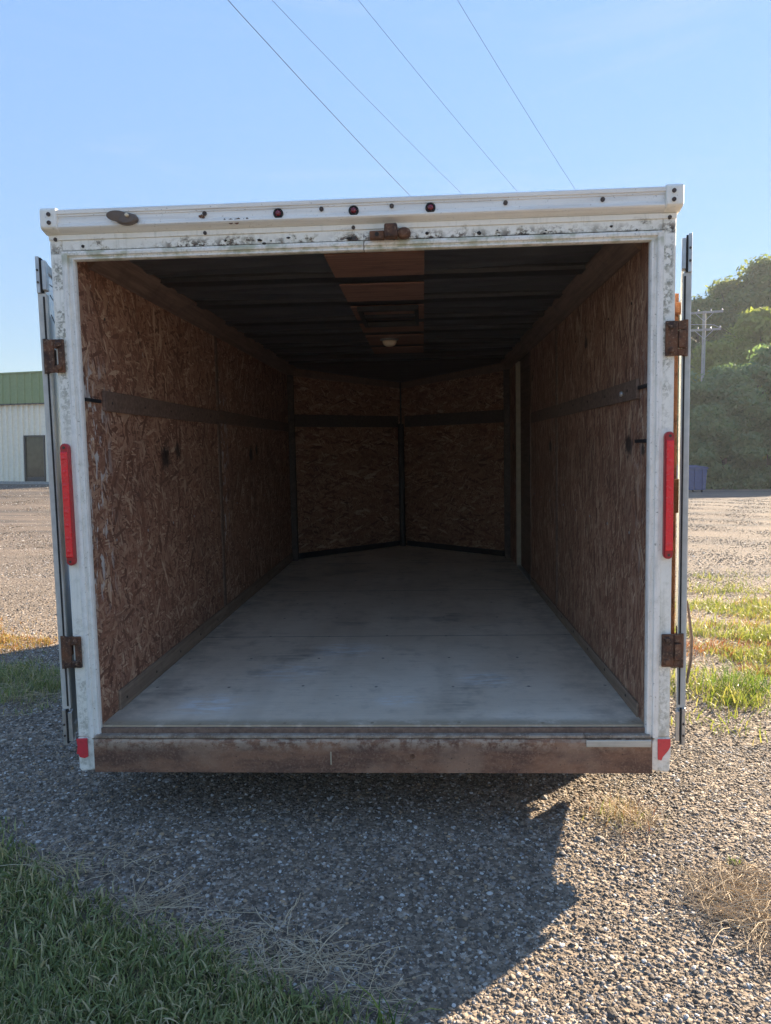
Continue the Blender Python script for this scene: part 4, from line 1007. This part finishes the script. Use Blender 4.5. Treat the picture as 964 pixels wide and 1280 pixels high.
for (cx, cy, rx, ry, n, thr) in ((2.25, 4.45, .20, .08, 80, -.2), (2.45, 5.05, .35, .14, 90, .05), (3.2, 5.6, .5, .3, 70, .1)):
    a, b = patch(cx, cy, rx, ry, n, thr, 5); xs_.append(a); ys_.append(b)
x, y = np.concatenate(xs_), np.concatenate(ys_); k = x > 1.5; x, y = x[k], y[k]; s = RNG.uniform(.5, 1.1, len(x))
scatter('red_weeds', np.c_[x, y, ground_z(x, y)], rnd_rot(len(x), .3), np.c_[s, s, s], [tuft_mesh(60+i, 14, .07, .007, .04, 1.2) for i in range(5)], 'red_weed')
# left: green grass in the shade and orange weeds in the sun
a, b = patch(-2.35, 4.25, .50, .20, 650, -.25, 8); s = RNG.uniform(.6, 1.2, len(a))
scatter('shaded_grass', np.c_[a, b, ground_z(a, b)], rnd_rot(len(a), .3), np.c_[s, s, s], [tuft_mesh(70+i, 16, .065, .0042, .05, 1.3) for i in range(5)], 'lawn_blade')
a, b = patch(-2.9, 5.35, .8, .22, 900, -.1, 9); s = RNG.uniform(.5, 1.0, len(a))
scatter('orange_weeds', np.c_[a, b, ground_z(a, b)], rnd_rot(len(a), .3), np.c_[s, s, s], [tuft_mesh(80+i, 14, .05, .006, .05, 1.3) for i in range(5)], 'orange_weed')
# dry straw
def straw_mesh(seed):
    rg = random.Random(seed); m = MB()
    for k in range(9):
        a = rg.uniform(0, 6.283); L = rg.uniform(.05, .13); p = Vector((rg.gauss(0, .03), rg.gauss(0, .03), .004)); pts = [p]
        for i in range(4):
            a += rg.uniform(-.35, .35); p = p + Vector((math.cos(a), math.sin(a), rg.uniform(-.06, .22) if i < 2 else rg.uniform(-.25, .05)))*(L/4); pts.append(Vector((p.x, p.y, max(.003, p.z))))
        m.tube(pts, rg.uniform(.0006, .0011), 4)
    me = bpy.data.meshes.new('straw'); me.from_pydata([tuple(v) for v in m.v], [], m.f); return me
xs_, ys_ = [], []
for (cx, cy, rx, ry, n) in ((-.46, 1.90, .09, .03, 24), (-.24, 1.79, .09, .025, 30), (-.70, 2.03, .08, .03, 16), (-.06, 1.68, .05, .02, 6), (-1.0, 2.25, .1, .04, 12), (1.06, 2.03, .075, .10, 110), (1.22, 2.1, .14, .13, 70), (.92, 2.5, .10, .06, 10), (-2.2, 4.0, .3, .2, 60)):
    xs_.append(RNG.normal(cx, rx, n)); ys_.append(RNG.normal(cy, ry, n))
x, y = np.concatenate(xs_), np.concatenate(ys_); s = RNG.uniform(.6, 1.2, len(x))
scatter('dry_straw', np.c_[x, y, ground_z(x, y)+.006], rnd_rot(len(x), .12), np.c_[s, s, s], [straw_mesh(i) for i in range(8)], 'straw')

# single clumps one can point to
def clump(name, label, cat, loc, parts):
    e = empty(name, (*loc, float(ground_z(*loc)))); tag(e, label, cat)
    for nm, me, mt in parts:
        me.materials.append(MATS[mt]); o = bpy.data.objects.new(nm, me); COL.objects.link(o); o.parent = e
clump('grass_clump', 'bushy green grass clump in the gravel right of the open door', 'grass clump', (2.02, 4.12), [('blades', tuft_mesh(101, 260, .17, .0052, .085, 1.25), 'green_tuft'), ('dry_stems', tuft_mesh(102, 60, .15, .003, .08, 1.9), 'straw')])
clump('weed_clump', 'sprawling dry weed with yellow tips beside the trailer shadow', 'weed', (.86, 2.60), [('dry_stems', tuft_mesh(103, 160, .12, .0014, .05, 2.6, 4), 'straw'), ('stems', tuft_mesh(104, 50, .09, .0020, .07, 2.4, 4), 'red_weed'), ('leaves', tuft_mesh(105, 40, .05, .005, .055, 1.4), 'yellow_blade')])
clump('grass_sprig', 'few long bright grass blades at the corner of the lawn', 'grass clump', (.01, 1.585), [('blades', tuft_mesh(108, 15, .12, .0055, .02, 1.25, 4, .55), 'green_tuft')])
clump('weed_seedling', 'tiny bright green seedling alone in the sunlit gravel at right', 'weed', (1.12, 2.29), [('leaves', tuft_mesh(107, 16, .025, .008, .008, 1.3), 'green_tuft')])

# ------------------------------------------------------------------ thin haze volume added over the lot, veils and lifts the dark far trees
ht = bpy.data.materials.new('haze_air'); ht.use_nodes = True; ht.node_tree.nodes.clear()
ho = ht.node_tree.nodes.new('ShaderNodeOutputMaterial'); hv = ht.node_tree.nodes.new('ShaderNodeVolumePrincipled')
hv.inputs['Color'].default_value = (.82, .92, 1, 1); hv.inputs['Density'].default_value = .0007; hv.inputs['Anisotropy'].default_value = .25
ht.node_tree.links.new(hv.outputs[0], ho.inputs['Volume']); MATS['haze_air'] = ht
tag(MB().box(-720, 720, -300, 720, -2.0, 32.0).build('haze', 'haze_air'), kind='stuff')
